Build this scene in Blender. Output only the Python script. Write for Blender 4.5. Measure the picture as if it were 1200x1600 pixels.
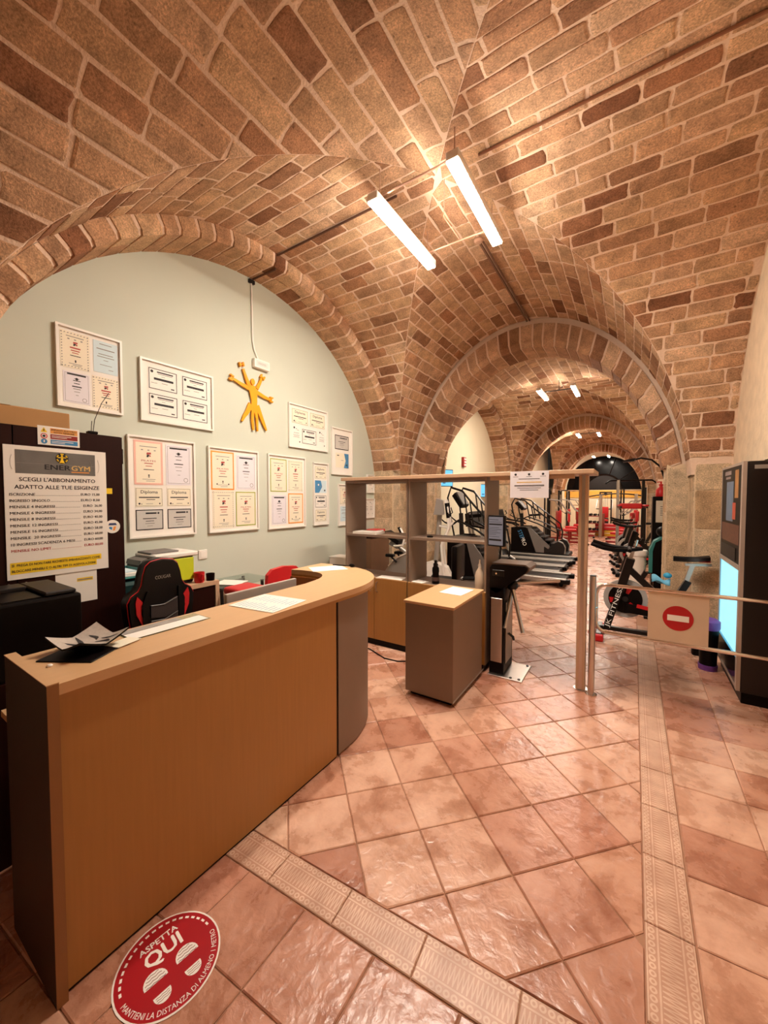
import bpy, bmesh, math, random
from mathutils import Vector, Matrix
PI = math.pi
random.seed(7)
for o in list(bpy.data.objects): bpy.data.objects.remove(o)
SC = bpy.context.scene
COL = SC.collection
# ------------------------------------------------------------------ camera
YAW = math.atan(390/600); PITCH = -math.atan(22/600); FPX = 600.0; CAMZ = 1.6
cd = bpy.data.cameras.new('camera'); cam = bpy.data.objects.new('camera', cd); COL.objects.link(cam)
cd.sensor_fit = 'VERTICAL'; cd.sensor_height = 36.0; cd.lens = FPX/1600*36.0
cd.clip_start = 0.05; cd.clip_end = 100
cam.location = (0, 0, CAMZ); cam.rotation_euler = (PI/2+PITCH, 0, YAW)
SC.camera = cam
# ------------------------------------------------------------------ world and exposure
w = bpy.data.worlds.new('world'); SC.world = w; w.use_nodes = True
w.node_tree.nodes['Background'].inputs[0].default_value = (0.02, 0.017, 0.015, 1)
w.node_tree.nodes['Background'].inputs[1].default_value = 1.0
SC.view_settings.view_transform = 'Standard'; SC.view_settings.look = 'None'
SC.view_settings.gamma = 1.0; SC.view_settings.use_curve_mapping = False
SC.view_settings.exposure = 0.0
LAMP_E = 325.0                      # emission of the ceiling lamps' diffusers
LAMP_C = (1.0, 0.885, 0.75)
# ------------------------------------------------------------------ mesh helpers
class M:
    def __init__(s): s.v = []; s.f = []; s.mi = []; s.att = []
    def add(s, vs, fs, mi=0, a=0.5):
        k = len(s.v); s.v += [tuple(p) for p in vs]
        for f in fs: s.f.append(tuple(i+k for i in f)); s.mi.append(mi); s.att.append(a)
        return s
    def box(s, x0, x1, y0, y1, z0, z1, mi=0, a=0.5):
        v = [(x, y, z) for z in (z0, z1) for y in (y0, y1) for x in (x0, x1)]
        return s.add(v, [(0,2,3,1),(4,5,7,6),(0,1,5,4),(2,6,7,3),(0,4,6,2),(1,3,7,5)], mi, a)
    def rbox(s, x0, x1, y0, y1, z0, z1, r=0.01, n=2, mi=0, a=0.5):
        r = min(r, .49*(x1-x0), .49*(y1-y0), .49*(z1-z0))
        bm = bmesh.new(); bmesh.ops.create_cube(bm, size=1)
        for v in bm.verts: v.co = Vector(((x0+x1)/2+v.co.x*(x1-x0), (y0+y1)/2+v.co.y*(y1-y0), (z0+z1)/2+v.co.z*(z1-z0)))
        bmesh.ops.bevel(bm, geom=bm.edges[:], offset=r, segments=n, affect='EDGES', profile=.5)
        bm.verts.index_update()
        s.add([v.co[:] for v in bm.verts], [[v.index for v in f.verts] for f in bm.faces], mi, a); bm.free(); return s
    def xf(s, m, start=0):
        for i in range(start, len(s.v)): s.v[i] = tuple(m @ Vector(s.v[i]))
        return s
    def cyl(s, p0, p1, r0, r1=None, n=14, mi=0, caps=True):
        r1 = r0 if r1 is None else r1
        p0 = Vector(p0); p1 = Vector(p1); d = (p1-p0).normalized()
        u = d.cross(Vector((0,0,1)) if abs(d.z) < .9 else Vector((1,0,0))).normalized(); w_ = d.cross(u)
        vs = []
        for p, r in ((p0, r0), (p1, r1)):
            for i in range(n):
                t = 2*PI*i/n; vs.append(p+u*(r*math.cos(t))+w_*(r*math.sin(t)))
        fs = [(i, (i+1) % n, n+(i+1) % n, n+i) for i in range(n)]
        if caps: fs += [tuple(range(n-1, -1, -1)), tuple(range(n, 2*n))]
        return s.add(vs, fs, mi)
    def tube(s, pts, r, n=8, mi=0, closed=False):
        P = [Vector(p) for p in pts]; N = len(P); vs = []; fs = []
        u = None
        for i in range(N):
            if closed: d = (P[(i+1) % N]-P[i-1]).normalized()
            else: d = (P[min(i+1, N-1)]-P[max(i-1, 0)]).normalized()
            if u is None: u = d.cross(Vector((0,0,1)) if abs(d.z) < .9 else Vector((1,0,0))).normalized()
            else: u = (u-d*u.dot(d)).normalized()
            w_ = d.cross(u); rr = r[i] if isinstance(r, (list, tuple)) else r
            for k in range(n):
                t = 2*PI*k/n; vs.append(P[i]+u*(rr*math.cos(t))+w_*(rr*math.sin(t)))
        for i in range(N if closed else N-1):
            a = i*n; b = ((i+1) % N)*n
            for k in range(n): fs.append((a+k, a+(k+1) % n, b+(k+1) % n, b+k))
        if not closed: fs += [tuple(range(n-1, -1, -1)), tuple(range((N-1)*n, N*n))]
        return s.add(vs, fs, mi)
    def prism(s, poly, t0, t1, ax='z', mi=0, a=0.5):
        n = len(poly)
        def pt(p, t): return {'z': (p[0], p[1], t), 'y': (p[0], t, p[1]), 'x': (t, p[0], p[1])}[ax]
        vs = [pt(p, t0) for p in poly]+[pt(p, t1) for p in poly]
        fs = [tuple(range(n-1, -1, -1)), tuple(range(n, 2*n))]+[(i, (i+1) % n, n+(i+1) % n, n+i) for i in range(n)]
        return s.add(vs, fs, mi, a)
    def lathe(s, prof, c=(0,0,0), n=20, mi=0):
        vs = []; fs = []
        for r, z in prof:
            for i in range(n):
                t = 2*PI*i/n; vs.append((c[0]+r*math.cos(t), c[1]+r*math.sin(t), c[2]+z))
        for j in range(len(prof)-1):
            for i in range(n): fs.append((j*n+i, j*n+(i+1) % n, (j+1)*n+(i+1) % n, (j+1)*n+i))
        fs += [tuple(range(n-1, -1, -1)), tuple(range((len(prof)-1)*n, len(prof)*n))]
        return s.add(vs, fs, mi)
    def ball(s, c, r, n=14, m=8, mi=0):
        if not isinstance(r, (tuple, list)): r = (r, r, r)
        vs = []; fs = []
        for j in range(m+1):
            ph = PI*j/m
            for i in range(n):
                t = 2*PI*i/n; vs.append((c[0]+r[0]*math.sin(ph)*math.cos(t), c[1]+r[1]*math.sin(ph)*math.sin(t), c[2]+r[2]*math.cos(ph)))
        for j in range(m):
            for i in range(n): fs.append((j*n+i, (j+1)*n+i, (j+1)*n+(i+1) % n, j*n+(i+1) % n))
        return s.add(vs, fs, mi)
    def rect(s, x0, x1, z0, z1, y=0, mi=0):           # flat print facing -Y, no thickness visible
        return s.add([(x0,y,z0),(x1,y,z0),(x1,y,z1),(x0,y,z1)], [(0,1,2,3)], mi)
    def ringrect(s, x0, x1, z0, z1, t, y=0, mi=0):
        s.rect(x0,x1,z0,z0+t,y,mi); s.rect(x0,x1,z1-t,z1,y,mi); s.rect(x0,x0+t,z0+t,z1-t,y,mi); return s.rect(x1-t,x1,z0+t,z1-t,y,mi)
    def disc(s, cx, cz, r, y=0, n=24, mi=0, r2=None):
        if r2 is None: return s.add([(cx+r*math.cos(2*PI*i/n), y, cz+r*math.sin(2*PI*i/n)) for i in range(n)], [tuple(range(n))], mi)
        vs = [(cx+q*math.cos(2*PI*i/n), y, cz+q*math.sin(2*PI*i/n)) for q in (r2, r) for i in range(n)]
        return s.add(vs, [(i, (i+1) % n, n+(i+1) % n, n+i) for i in range(n)], mi)
    def text(s, body, x, z, size, y=0, mi=0, align='LEFT', fit=None, bold=0.0):
        vs, fs = text_geo(body, size)
        if not vs: return s
        if bold:                                          # heavier strokes: slightly shifted overlays
            n0 = len(vs); v0, f0 = vs, fs; vs = list(v0); fs = list(f0)
            for q, (dx, dz_) in enumerate(((bold*size*.9, 0), (bold*size*.45, bold*size*.5))):
                vs += [(v[0]+dx, v[1]+dz_, .00022*(q+1)) for v in v0]; fs += [tuple(i+n0*(q+1) for i in f) for f in f0]
        xs = [v[0] for v in vs]; wd = max(xs)-min(xs); k = 1.0
        if fit: k = fit/wd
        off = {'LEFT': -min(xs)*k, 'CENTER': -(min(xs)+wd/2)*k, 'RIGHT': -max(xs)*k}[align]
        return s.add([(x+v[0]*k+off, y-v[2], z+v[1]) for v in vs], fs, mi)
    def mesh(s, name):
        me = bpy.data.meshes.new(name); me.from_pydata(s.v, [], s.f)
        if any(s.mi): me.polygons.foreach_set('material_index', s.mi)
        return me
    def make(s, name, mat, parent=None, smooth=False, fix=True, att=False):
        me = s.mesh(name)
        if fix:
            bm = bmesh.new(); bm.from_mesh(me); bmesh.ops.recalc_face_normals(bm, faces=bm.faces[:]); bm.to_mesh(me); bm.free()
        for m_ in (mat if isinstance(mat, (list, tuple)) else [mat]): me.materials.append(m_)
        if att:
            at = me.attributes.new('rnd', 'FLOAT', 'FACE'); at.data.foreach_set('value', s.att)
        if smooth:
            me.polygons.foreach_set('use_smooth', [True]*len(me.polygons)); me.set_sharp_from_angle(angle=math.radians(38))
        o = bpy.data.objects.new(name, me); COL.objects.link(o)
        if parent is not None: o.parent = parent
        return o
_tc = {}
def text_geo(body, size, bold=0.0):
    bold = 0.0; key = (body, size, bold)
    if key not in _tc:
        cu = bpy.data.curves.new('t', 'FONT'); cu.body = body; cu.size = size; cu.resolution_u = 2; cu.offset = bold*size
        ob = bpy.data.objects.new('t', cu); COL.objects.link(ob)
        dg = bpy.context.evaluated_depsgraph_get()
        me = bpy.data.meshes.new_from_object(ob.evaluated_get(dg))
        _tc[key] = ([v.co[:] for v in me.vertices], [tuple(p.vertices) for p in me.polygons])
        bpy.data.meshes.remove(me); bpy.data.objects.remove(ob); bpy.data.curves.remove(cu)
    return _tc[key]
def thing(name, label, cat, loc=(0,0,0), rz=0.0, group=None):
    o = bpy.data.objects.new(name, None); COL.objects.link(o); o.empty_display_size = .1
    o.location = loc; o.rotation_euler = (0, 0, rz); o['label'] = label; o['category'] = cat
    if group: o['group'] = group
    return o
def tag(o, label, cat, group=None):
    o['label'] = label; o['category'] = cat
    if group: o['group'] = group
    return o
def struct(o, label=None):
    o['kind'] = 'structure'
    if label: o['label'] = label
    return o
def copy_tree(o, parent=None):
    c = o.copy(); COL.objects.link(c); c.parent = parent
    for ch in list(o.children): copy_tree(ch, c)
    return c
def dup(o, loc, rz, label, group=None, scale=None):
    c = copy_tree(o); c.location = loc; c.rotation_euler = (0, 0, rz); c['label'] = label
    if group: c['group'] = group
    if scale: c.scale = scale if isinstance(scale, tuple) else (scale,)*3
    return c
# the pixel a world point falls on (only used to decide which repeats show largest)
_fw = Vector((-math.sin(YAW)*math.cos(PITCH), math.cos(YAW)*math.cos(PITCH), math.sin(PITCH)))
_rt = Vector((math.cos(YAW), math.sin(YAW), 0)); _up = _rt.cross(_fw)
def seen(p):
    v = Vector(p)-Vector((0,0,CAMZ)); d = v.dot(_fw)
    if d < .1: return 0, False
    x = 600+FPX*v.dot(_rt)/d; y = 800-FPX*v.dot(_up)/d
    return FPX/d, (-40 < x < 1240 and -40 < y < 1640)
# ------------------------------------------------------------------ materials
def nodes(name):
    m = bpy.data.materials.new(name); m.use_nodes = True
    nt = m.node_tree; return m, nt, nt.nodes['Principled BSDF']
def rgb(h):
    h = h.lstrip('#'); c = [int(h[i:i+2], 16)/255 for i in (0, 2, 4)]
    return tuple(x/12.92 if x <= .04045 else ((x+.055)/1.055)**2.4 for x in c)+(1,)
def mat(name, col, rough=.5, metal=0.0, var=.12, scale=6.0, bump=0.0, bscale=60.0, stretch=None, coat=0.0, spec=.5, coords='Object'):
    """plain coloured surface with a little procedural mottling and fine relief"""
    m, nt, b = nodes(name); N = nt.nodes; L = nt.links
    c = rgb(col) if isinstance(col, str) else col
    tc = N.new('ShaderNodeTexCoord'); mp = N.new('ShaderNodeMapping'); L.new(tc.outputs[coords], mp.inputs[0])
    if stretch: mp.inputs['Scale'].default_value = stretch
    nz = N.new('ShaderNodeTexNoise'); nz.inputs['Scale'].default_value = scale; nz.inputs['Detail'].default_value = 5; L.new(mp.outputs[0], nz.inputs[0])
    mx = N.new('ShaderNodeMix'); mx.data_type = 'RGBA'; L.new(nz.outputs[0], mx.inputs[0])
    mx.inputs[6].default_value = tuple(x*(1-var) for x in c[:3])+(1,); mx.inputs[7].default_value = tuple(min(1, x*(1+var)) for x in c[:3])+(1,)
    L.new(mx.outputs[2], b.inputs['Base Color'])
    b.inputs['Roughness'].default_value = rough; b.inputs['Metallic'].default_value = metal
    b.inputs['Specular IOR Level'].default_value = spec; b.inputs['Coat Weight'].default_value = coat
    if bump:
        n2 = N.new('ShaderNodeTexNoise'); n2.inputs['Scale'].default_value = bscale; n2.inputs['Detail'].default_value = 4; L.new(mp.outputs[0], n2.inputs[0])
        bp = N.new('ShaderNodeBump'); bp.inputs['Strength'].default_value = bump; bp.inputs['Distance'].default_value = .01
        L.new(n2.outputs[0], bp.inputs['Height']); L.new(bp.outputs[0], b.inputs['Normal'])
    return m
def emit(name, col, e, base=.8):
    m, nt, b = nodes(name); N = nt.nodes; L = nt.links
    c = rgb(col) if isinstance(col, str) else tuple(col)+(1,)
    tc = N.new('ShaderNodeTexCoord'); nz = N.new('ShaderNodeTexNoise'); nz.inputs['Scale'].default_value = 3; L.new(tc.outputs['Object'], nz.inputs[0])
    mx = N.new('ShaderNodeMix'); mx.data_type = 'RGBA'; L.new(nz.outputs[0], mx.inputs[0])
    mx.inputs[6].default_value = tuple(x*.96 for x in c[:3])+(1,); mx.inputs[7].default_value = c
    L.new(mx.outputs[2], b.inputs['Emission Color']); b.inputs['Emission Strength'].default_value = e
    b.inputs['Base Color'].default_value = (base, base, base, 1); return m
def glass_mat(name, tint=(1,1,1,1), refl=.5, rough=.02):
    m = bpy.data.materials.new(name); m.use_nodes = True; nt = m.node_tree; N = nt.nodes; L = nt.links
    N.remove(N['Principled BSDF']); out = N['Material Output']
    t = N.new('ShaderNodeBsdfTransparent'); t.inputs[0].default_value = tint
    g = N.new('ShaderNodeBsdfGlossy'); g.inputs['Roughness'].default_value = rough
    lw = N.new('ShaderNodeLayerWeight'); pw = N.new('ShaderNodeMath'); pw.operation = 'POWER'; pw.inputs[1].default_value = 4.0; L.new(lw.outputs['Facing'], pw.inputs[0])
    mm = N.new('ShaderNodeMath'); mm.operation = 'MULTIPLY_ADD'; mm.inputs[1].default_value = refl; mm.inputs[2].default_value = .025; mm.use_clamp = True; L.new(pw.outputs[0], mm.inputs[0])
    mx = N.new('ShaderNodeMixShader'); L.new(mm.outputs[0], mx.inputs[0]); L.new(t.outputs[0], mx.inputs[1]); L.new(g.outputs[0], mx.inputs[2])
    L.new(mx.outputs[0], out.inputs[0]); return m
def ramp(N, stops):
    r = N.new('ShaderNodeValToRGB'); el = r.color_ramp.elements
    el[0].position, el[0].color = stops[0][0], stops[0][1]; el[1].position, el[1].color = stops[-1][0], stops[-1][1]
    for p, c in stops[1:-1]:
        e = el.new(p); e.color = c
    return r
def stone_mat(name, cols, rough=.9, pits=.5, coords='Object', bump=.6):
    """tuff block: colour from the block's own 'rnd' number, grain, blotches and pores"""
    m, nt, b = nodes(name); N = nt.nodes; L = nt.links
    at = N.new('ShaderNodeAttribute'); at.attribute_name = 'rnd'
    n = len(cols); rp = ramp(N, [(i/(n-1), rgb(c)) for i, c in enumerate(cols)]); L.new(at.outputs['Fac'], rp.inputs[0])
    tc = N.new('ShaderNodeTexCoord')
    n1 = N.new('ShaderNodeTexNoise'); n1.inputs['Scale'].default_value = 7; n1.inputs['Detail'].default_value = 6; n1.inputs['Roughness'].default_value = .65; L.new(tc.outputs[coords], n1.inputs[0])
    n2 = N.new('ShaderNodeTexNoise'); n2.inputs['Scale'].default_value = 90; n2.inputs['Detail'].default_value = 5; n2.inputs['Roughness'].default_value = .7; L.new(tc.outputs[coords], n2.inputs[0])
    mr = N.new('ShaderNodeMapRange'); mr.inputs[1].default_value = .3; mr.inputs[2].default_value = .7; mr.inputs[3].default_value = .66; mr.inputs[4].default_value = 1.28; L.new(n1.outputs[0], mr.inputs[0])
    mr2 = N.new('ShaderNodeMapRange'); mr2.inputs[1].default_value = .35; mr2.inputs[2].default_value = .65; mr2.inputs[3].default_value = .62; mr2.inputs[4].default_value = 1.28; L.new(n2.outputs[0], mr2.inputs[0])
    mu = N.new('ShaderNodeMath'); mu.operation = 'MULTIPLY'; L.new(mr.outputs[0], mu.inputs[0]); L.new(mr2.outputs[0], mu.inputs[1])
    vm = N.new('ShaderNodeVectorMath'); vm.operation = 'SCALE'; L.new(rp.outputs[0], vm.inputs[0]); L.new(mu.outputs[0], vm.inputs['Scale'])
    vo = N.new('ShaderNodeTexVoronoi'); vo.inputs['Scale'].default_value = 14; L.new(tc.outputs[coords], vo.inputs[0])
    pr = N.new('ShaderNodeMapRange'); pr.inputs[1].default_value = .06; pr.inputs[2].default_value = .14; pr.inputs[3].default_value = 1-pits; pr.inputs[4].default_value = 1; L.new(vo.outputs[0], pr.inputs[0])
    n3 = N.new('ShaderNodeTexNoise'); n3.inputs['Scale'].default_value = 4; L.new(tc.outputs[coords], n3.inputs[0])
    gt = N.new('ShaderNodeMath'); gt.operation = 'LESS_THAN'; gt.inputs[1].default_value = .52; L.new(n3.outputs[0], gt.inputs[0])
    mxp = N.new('ShaderNodeMath'); mxp.operation = 'MAXIMUM'; L.new(pr.outputs[0], mxp.inputs[0]); L.new(gt.outputs[0], mxp.inputs[1])
    vm2 = N.new('ShaderNodeVectorMath'); vm2.operation = 'SCALE'; L.new(vm.outputs[0], vm2.inputs[0]); L.new(mxp.outputs[0], vm2.inputs['Scale'])
    L.new(vm2.outputs[0], b.inputs['Base Color']); b.inputs['Roughness'].default_value = rough; b.inputs['Specular IOR Level'].default_value = .2
    ad = N.new('ShaderNodeMath'); ad.operation = 'MULTIPLY'; L.new(n2.outputs[0], ad.inputs[0]); L.new(mxp.outputs[0], ad.inputs[1])
    bp = N.new('ShaderNodeBump'); bp.inputs['Strength'].default_value = bump; bp.inputs['Distance'].default_value = .012; L.new(ad.outputs[0], bp.inputs['Height']); L.new(bp.outputs[0], b.inputs['Normal'])
    return m
MT = {}
MT['brick'] = stone_mat('tuff_brick', ['#86593f', '#bd9674', '#d2ad88', '#c59875', '#dab796', '#ac7a59', '#caa482', '#95664a'])
MT['stone'] = stone_mat('tuff_block', ['#d6bb98', '#dfc8a8', '#c8a680', '#e3cfb2'], pits=.45, bump=1.0)
MT['mortar'] = mat('lime_mortar', '#e6cab2', .95, var=.12, scale=5, bump=.8, bscale=55)
MT['pier_mortar'] = mat('pale_pier_mortar', '#dcc3a2', .95, var=.12, scale=5, bump=.6, bscale=40)
MT['rim'] = mat('pale_grey_rim', '#a39c95', .45)
MT['vault_far'] = stone_mat('tuff_vault', ['#b07a50', '#b8835a'], pits=.3)
MT['green'] = mat('sage_paint', '#c8cdbe', .8, var=.03, scale=3, bump=.05, bscale=200)
MT['cream'] = mat('cream_paint', '#e8dcc0', .85, var=.04, scale=2)
MT['plaster'] = mat('rough_plaster', '#dcc4a6', .95, var=.22, scale=8, bump=1.0, bscale=22)
MT['wood'] = mat('beech_laminate', '#ab793f', .42, var=.10, scale=5, stretch=(14, 14, .6), bump=.04, bscale=60)
MT['wood_top'] = mat('beech_worktop', '#cda478', .4, var=.07, scale=5, stretch=(12, 1, 12))
MT['wood_post'] = mat('beech_post', '#c4a283', .45, var=.08, scale=6, stretch=(8, 8, .7))
MT['grey_lam'] = mat('taupe_grey_laminate', '#86705f', .5, var=.05, scale=9, bump=.05, bscale=300)
MT['dark_wood'] = mat('wenge_veneer', '#260c07', .5, var=.25, scale=6, stretch=(10, 10, .5), spec=.15)
MT['black'] = mat('black_plastic', '#070202', .42, var=.2, scale=10, spec=.16)
MT['black_m'] = mat('black_metal', '#0d0706', .3, metal=.3, var=.2, scale=12)
MT['leather'] = mat('black_leatherette', '#0a0404', .42, spec=.35, var=.2, scale=12, bump=.15, bscale=250)
MT['red'] = mat('red_plastic', '#c8161c', .4, var=.1)
MT['red_pad'] = mat('red_upholstery', '#c71d22', .5, var=.1, bump=.1, bscale=200)
MT['dark_red'] = mat('dark_red_paint', '#8d1515', .4, var=.1)
MT['steel'] = mat('brushed_steel', '#cfc6be', .3, metal=1.0, var=.08, scale=30, stretch=(1, 1, 12))
MT['chrome'] = mat('polished_chrome', '#e4dcd6', .16, metal=1.0, var=.04)
MT['silver'] = mat('silver_paint', '#aaa49d', .38, metal=.5, var=.05)
MT['grey'] = mat('mid_grey_plastic', '#6d6661', .45, var=.08)
MT['dgrey'] = mat('dark_grey_plastic', '#1f1917', .45, spec=.3, var=.1)
MT['white'] = mat('white_lacquer', '#ece6dd', .4, var=.02)
MT['paper'] = mat('white_paper', '#efe9e0', .7, var=.02)
MT['paper_y'] = mat('ivory_paper', '#f0e5cd', .7, var=.03)
MT['paper_l'] = mat('lilac_paper', '#e6e0e6', .7, var=.03)
MT['paper_b'] = mat('pale_blue_paper', '#cfe2e8', .7, var=.04)
MT['ink'] = mat('black_ink', '#231f22', .7, var=.05)
MT['ink_g'] = mat('grey_ink', '#8b8580', .7, var=.05)
MT['ink_r'] = mat('red_ink', '#b5403c', .7, var=.05)
MT['ink_o'] = mat('orange_print', '#ee9a3c', .7, var=.05)
MT['ink_gr'] = mat('olive_print', '#a3ab4a', .7, var=.05)
MT['ink_p'] = mat('rose_print', '#efb9a8', .7, var=.05)
MT['ink_b'] = mat('blue_print', '#3f86b8', .7, var=.15)
MT['gold_t'] = mat('ochre_print', '#d9b56c', .7, var=.1)
MT['yellow'] = mat('yellow_print', '#f2cb1c', .6, var=.05)
MT['amber'] = mat('amber_lacquer', '#f2a008', .45, var=.06)
MT['teal'] = mat('teal_plastic', '#2c7a78', .45, var=.06)
MT['lime'] = mat('lime_plastic', '#c9d22a', .45, var=.05)
MT['purple'] = mat('purple_plastic', '#6a3a86', .45, var=.08)
MT['blue_c'] = mat('pale_blue_cloth', '#6fb3d0', .8, var=.08)
MT['card'] = mat('brown_cardboard', '#b98a57', .85, var=.08, scale=12)
MT['glass'] = glass_mat('clear_glass')
MT['sm_glass'] = glass_mat('frosted_glass', (.86, .92, .9, 1), .5, .08)
MT['win'] = mat('night_window_glass', '#0d0a0a', .14, spec=.15, var=.1)
MT['cable'] = mat('beige_conduit', '#b58c72', .6, var=.08)
MT['lamp'] = emit('lit_diffuser', LAMP_C, LAMP_E)
MT['far_lamp'] = emit('lit_far_diffuser', LAMP_C, LAMP_E)
MT['tv'] = emit('blue_screen', '#5fb6e0', 1.6, .02)
MT['tv2'] = emit('screen_grey', '#a59a9f', .42, .02)
MT['vend_lit'] = emit('lit_vending_panel', '#9adbe4', 1.5, .05)
MT['vend_lit2'] = emit('lit_vending_panel_edge', '#4fa8c8', 1.2, .05)
MT['led_red'] = emit('red_lit_sign', '#ff2a22', 1.3)
# ================================================================== the setting
XC, HX, ZB, RISE = -1.35, 1.88, 1.60, 2.52
XL, XR, XWALL = -3.15, 0.86, -3.55
YC, HY, YF = 2.83, 2.52, 5.75
def clip(poly, g):
    out = []; n = len(poly)
    for i in range(n):
        a, b = poly[i], poly[(i+1) % n]; ga, gb = g(*a), g(*b)
        if ga >= 0: out.append(a)
        if (ga >= 0) != (gb >= 0):
            t = ga/(ga-gb); out.append((a[0]+(b[0]-a[0])*t, a[1]+(b[1]-a[1])*t))
    return out
def area(p): return .5*abs(sum(p[i][0]*p[(i+1) % len(p)][1]-p[(i+1) % len(p)][0]*p[i][1] for i in range(len(p))))
class Web:
    """one web of a cross vault: axis 'x' or 'y'; side -1/+1; s is the distance along the axis, th the angle of the section"""
    def __init__(s, axis, side, yc, hy, s0, s1):
        s.axis, s.side, s.yc, s.hy, s.s0, s.s1 = axis, side, yc, hy, s0, s1
        s.h = hy if axis == 'x' else HX
        s.tab = [0.0]; K = 400
        for i in range(K):
            a, b = PI*i/K, PI*(i+1)/K
            s.tab.append(s.tab[-1]+math.hypot(s.h*(math.cos(a)-math.cos(b)), RISE*(math.sin(b)-math.sin(a))))
    def th(s, t):
        import bisect
        t = max(0, min(s.tab[-1], t)); i = min(len(s.tab)-2, max(0, bisect.bisect_right(s.tab, t)-1))
        return PI*(i+(t-s.tab[i])/(s.tab[i+1]-s.tab[i]))/(len(s.tab)-1)
    def t(s, th): 
        k = th/PI*(len(s.tab)-1); i = min(len(s.tab)-2, int(k)); return s.tab[i]+(s.tab[i+1]-s.tab[i])*(k-i)
    def g(s, u, t):                    # >0 inside this web
        c = abs(math.cos(s.th(t)))
        if s.axis == 'x': return s.side*(u-XC)/HX-c
        return s.side*(u-s.yc)/s.hy-c
    def P(s, u, t, off=0.0):
        th = s.th(t); c, sn = math.cos(th), math.sin(th)
        n = Vector((c/s.h, -sn/RISE)).normalized()
        a = -s.h*c+n.x*off; z = ZB+RISE*sn+n.y*off
        return (u, s.yc+a, z) if s.axis == 'x' else (XC+a, u, z)
def shell(web, name, mtl, th0=.10):
    m = M(); t0, t1 = web.t(th0), web.t(PI-th0); nt = 56; ns = max(4, int((web.s1-web.s0)/.22))
    for i in range(ns):
        for j in range(nt):
            a, b = web.s0+(web.s1-web.s0)*i/ns, web.s0+(web.s1-web.s0)*(i+1)/ns
            c, d = t0+(t1-t0)*j/nt, t0+(t1-t0)*(j+1)/nt
            p = clip([(a, c), (b, c), (b, d), (a, d)], web.g)
            if len(p) > 2: m.add([web.P(*q) for q in p], [tuple(range(len(p)))])
    return struct(m.make(name, mtl, fix=False))
def brick_geo(web, poly, proud, inset=.009):
    cx = sum(p[0] for p in poly)/len(poly); cy = sum(p[1] for p in poly)/len(poly)
    R = max(math.hypot(p[0]-cx, p[1]-cy) for p in poly); n = len(poly)
    top = []
    for p in poly:
        d = math.hypot(p[0]-cx, p[1]-cy); k = max(.3, 1-inset/max(d*.7, .02)); top.append((cx+(p[0]-cx)*k, cy+(p[1]-cy)*k))
    vs = [web.P(p[0], p[1], -.004) for p in poly]+[web.P(p[0], p[1], proud*.55) for p in poly]+[web.P(p[0], p[1], proud) for p in top]
    fs = []
    for r in (0, n):
        for i in range(n): fs.append((r+i, r+n+i, r+n+(i+1) % n, r+(i+1) % n))
    fs.append(tuple(range(3*n-1, 2*n-1, -1)))
    return vs, fs, (cx, cy)
def lay(web, parent, th0=.17, ch=(.135,.165), bl=(.27,.46), joint=.018, single=True, jit=.007, seed=1):
    rnd = random.Random(seed); items = []
    t = web.t(th0); tend = web.t(PI-th0)
    row = 0
    while t < tend-.05:
        h = min(rnd.uniform(*ch), tend-t); u = web.s0-rnd.uniform(0, .4); row += 1
        while u < web.s1:
            L = rnd.uniform(*bl); a, b = max(u, web.s0)+joint/2, min(u+L, web.s1)-joint/2; u += L
            if b-a < .05: continue
            c, d = t+joint/2, t+h-joint/2; r = .005+rnd.random()*.009
            def J(x, y): return (x+rnd.uniform(-jit, jit), y+rnd.uniform(-jit, jit)*.8)
            mid = (a+b)/2
            q1, q2 = a+(b-a)*.33, a+(b-a)*.67; vm_ = (c+d)/2
            poly = [J(a+r, c), J(q1, c), J(q2, c), J(b-r, c), J(b, c+r), J(b, vm_), J(b, d-r), J(b-r, d), J(q2, d), J(q1, d), J(a+r, d), J(a, d-r), J(a, vm_), J(a, c+r)]
            mg = .004/HX
            poly = clip(poly, lambda p, q: web.g(p, q)-mg)
            if len(poly) < 3 or area(poly) < .0022: continue
            items.append((poly, rnd.uniform(.003, .009), rnd.random()))
        t += h
    scored = []
    for poly, pr, rn in items:
        vs, fs, c = brick_geo(web, poly, pr); sc, vis = seen(web.P(*c))
        scored.append((sc*math.sqrt(area(poly)) if vis else 0, vs, fs, rn))
    scored.sort(key=lambda q: -q[0])
    rest = M(); k = 0
    for sc, vs, fs, rn in scored:
        if single and k < 300 and sc > 0:
            m = M(); m.add(vs, fs, a=rn); m.make('brick', MT['brick'], parent, fix=False, att=True); k += 1
        else: rest.add(vs, fs, a=rn)
    if rest.v:
        o = rest.make('brickwork', MT['brick'], parent, fix=False, att=True); o['kind'] = 'stuff'
# ---- main bay: four webs of tuff bricks in lime mortar
wl = Web('x', -1, YC, HY, XL, XC); wr = Web('x', 1, YC, HY, XC, XR)
wf = Web('y', 1, YC, HY, YC, YF); wn = Web('y', -1, YC, HY, -3.2, YC)
for web, nm, lb, sd in ((wl, 'ceiling_left', 'vault web of tuff bricks above the sage green wall', 11), (wr, 'ceiling_right', 'vault web of tuff bricks running to the pale right wall', 12),
                        (wf, 'ceiling_far', 'vault web of tuff bricks above the gym arch', 13), (wn, 'ceiling_near', 'vault web of long tuff bricks overhead, nearest the viewer', 14)):
    o = shell(web, nm, MT['mortar']); o['label'] = lb
    if nm == 'ceiling_near': lay(web, o, ch=(.15, .185), bl=(.3, .52), joint=.023, seed=sd)
    else: lay(web, o, ch=(.125, .155), bl=(.25, .42), seed=sd)
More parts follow.
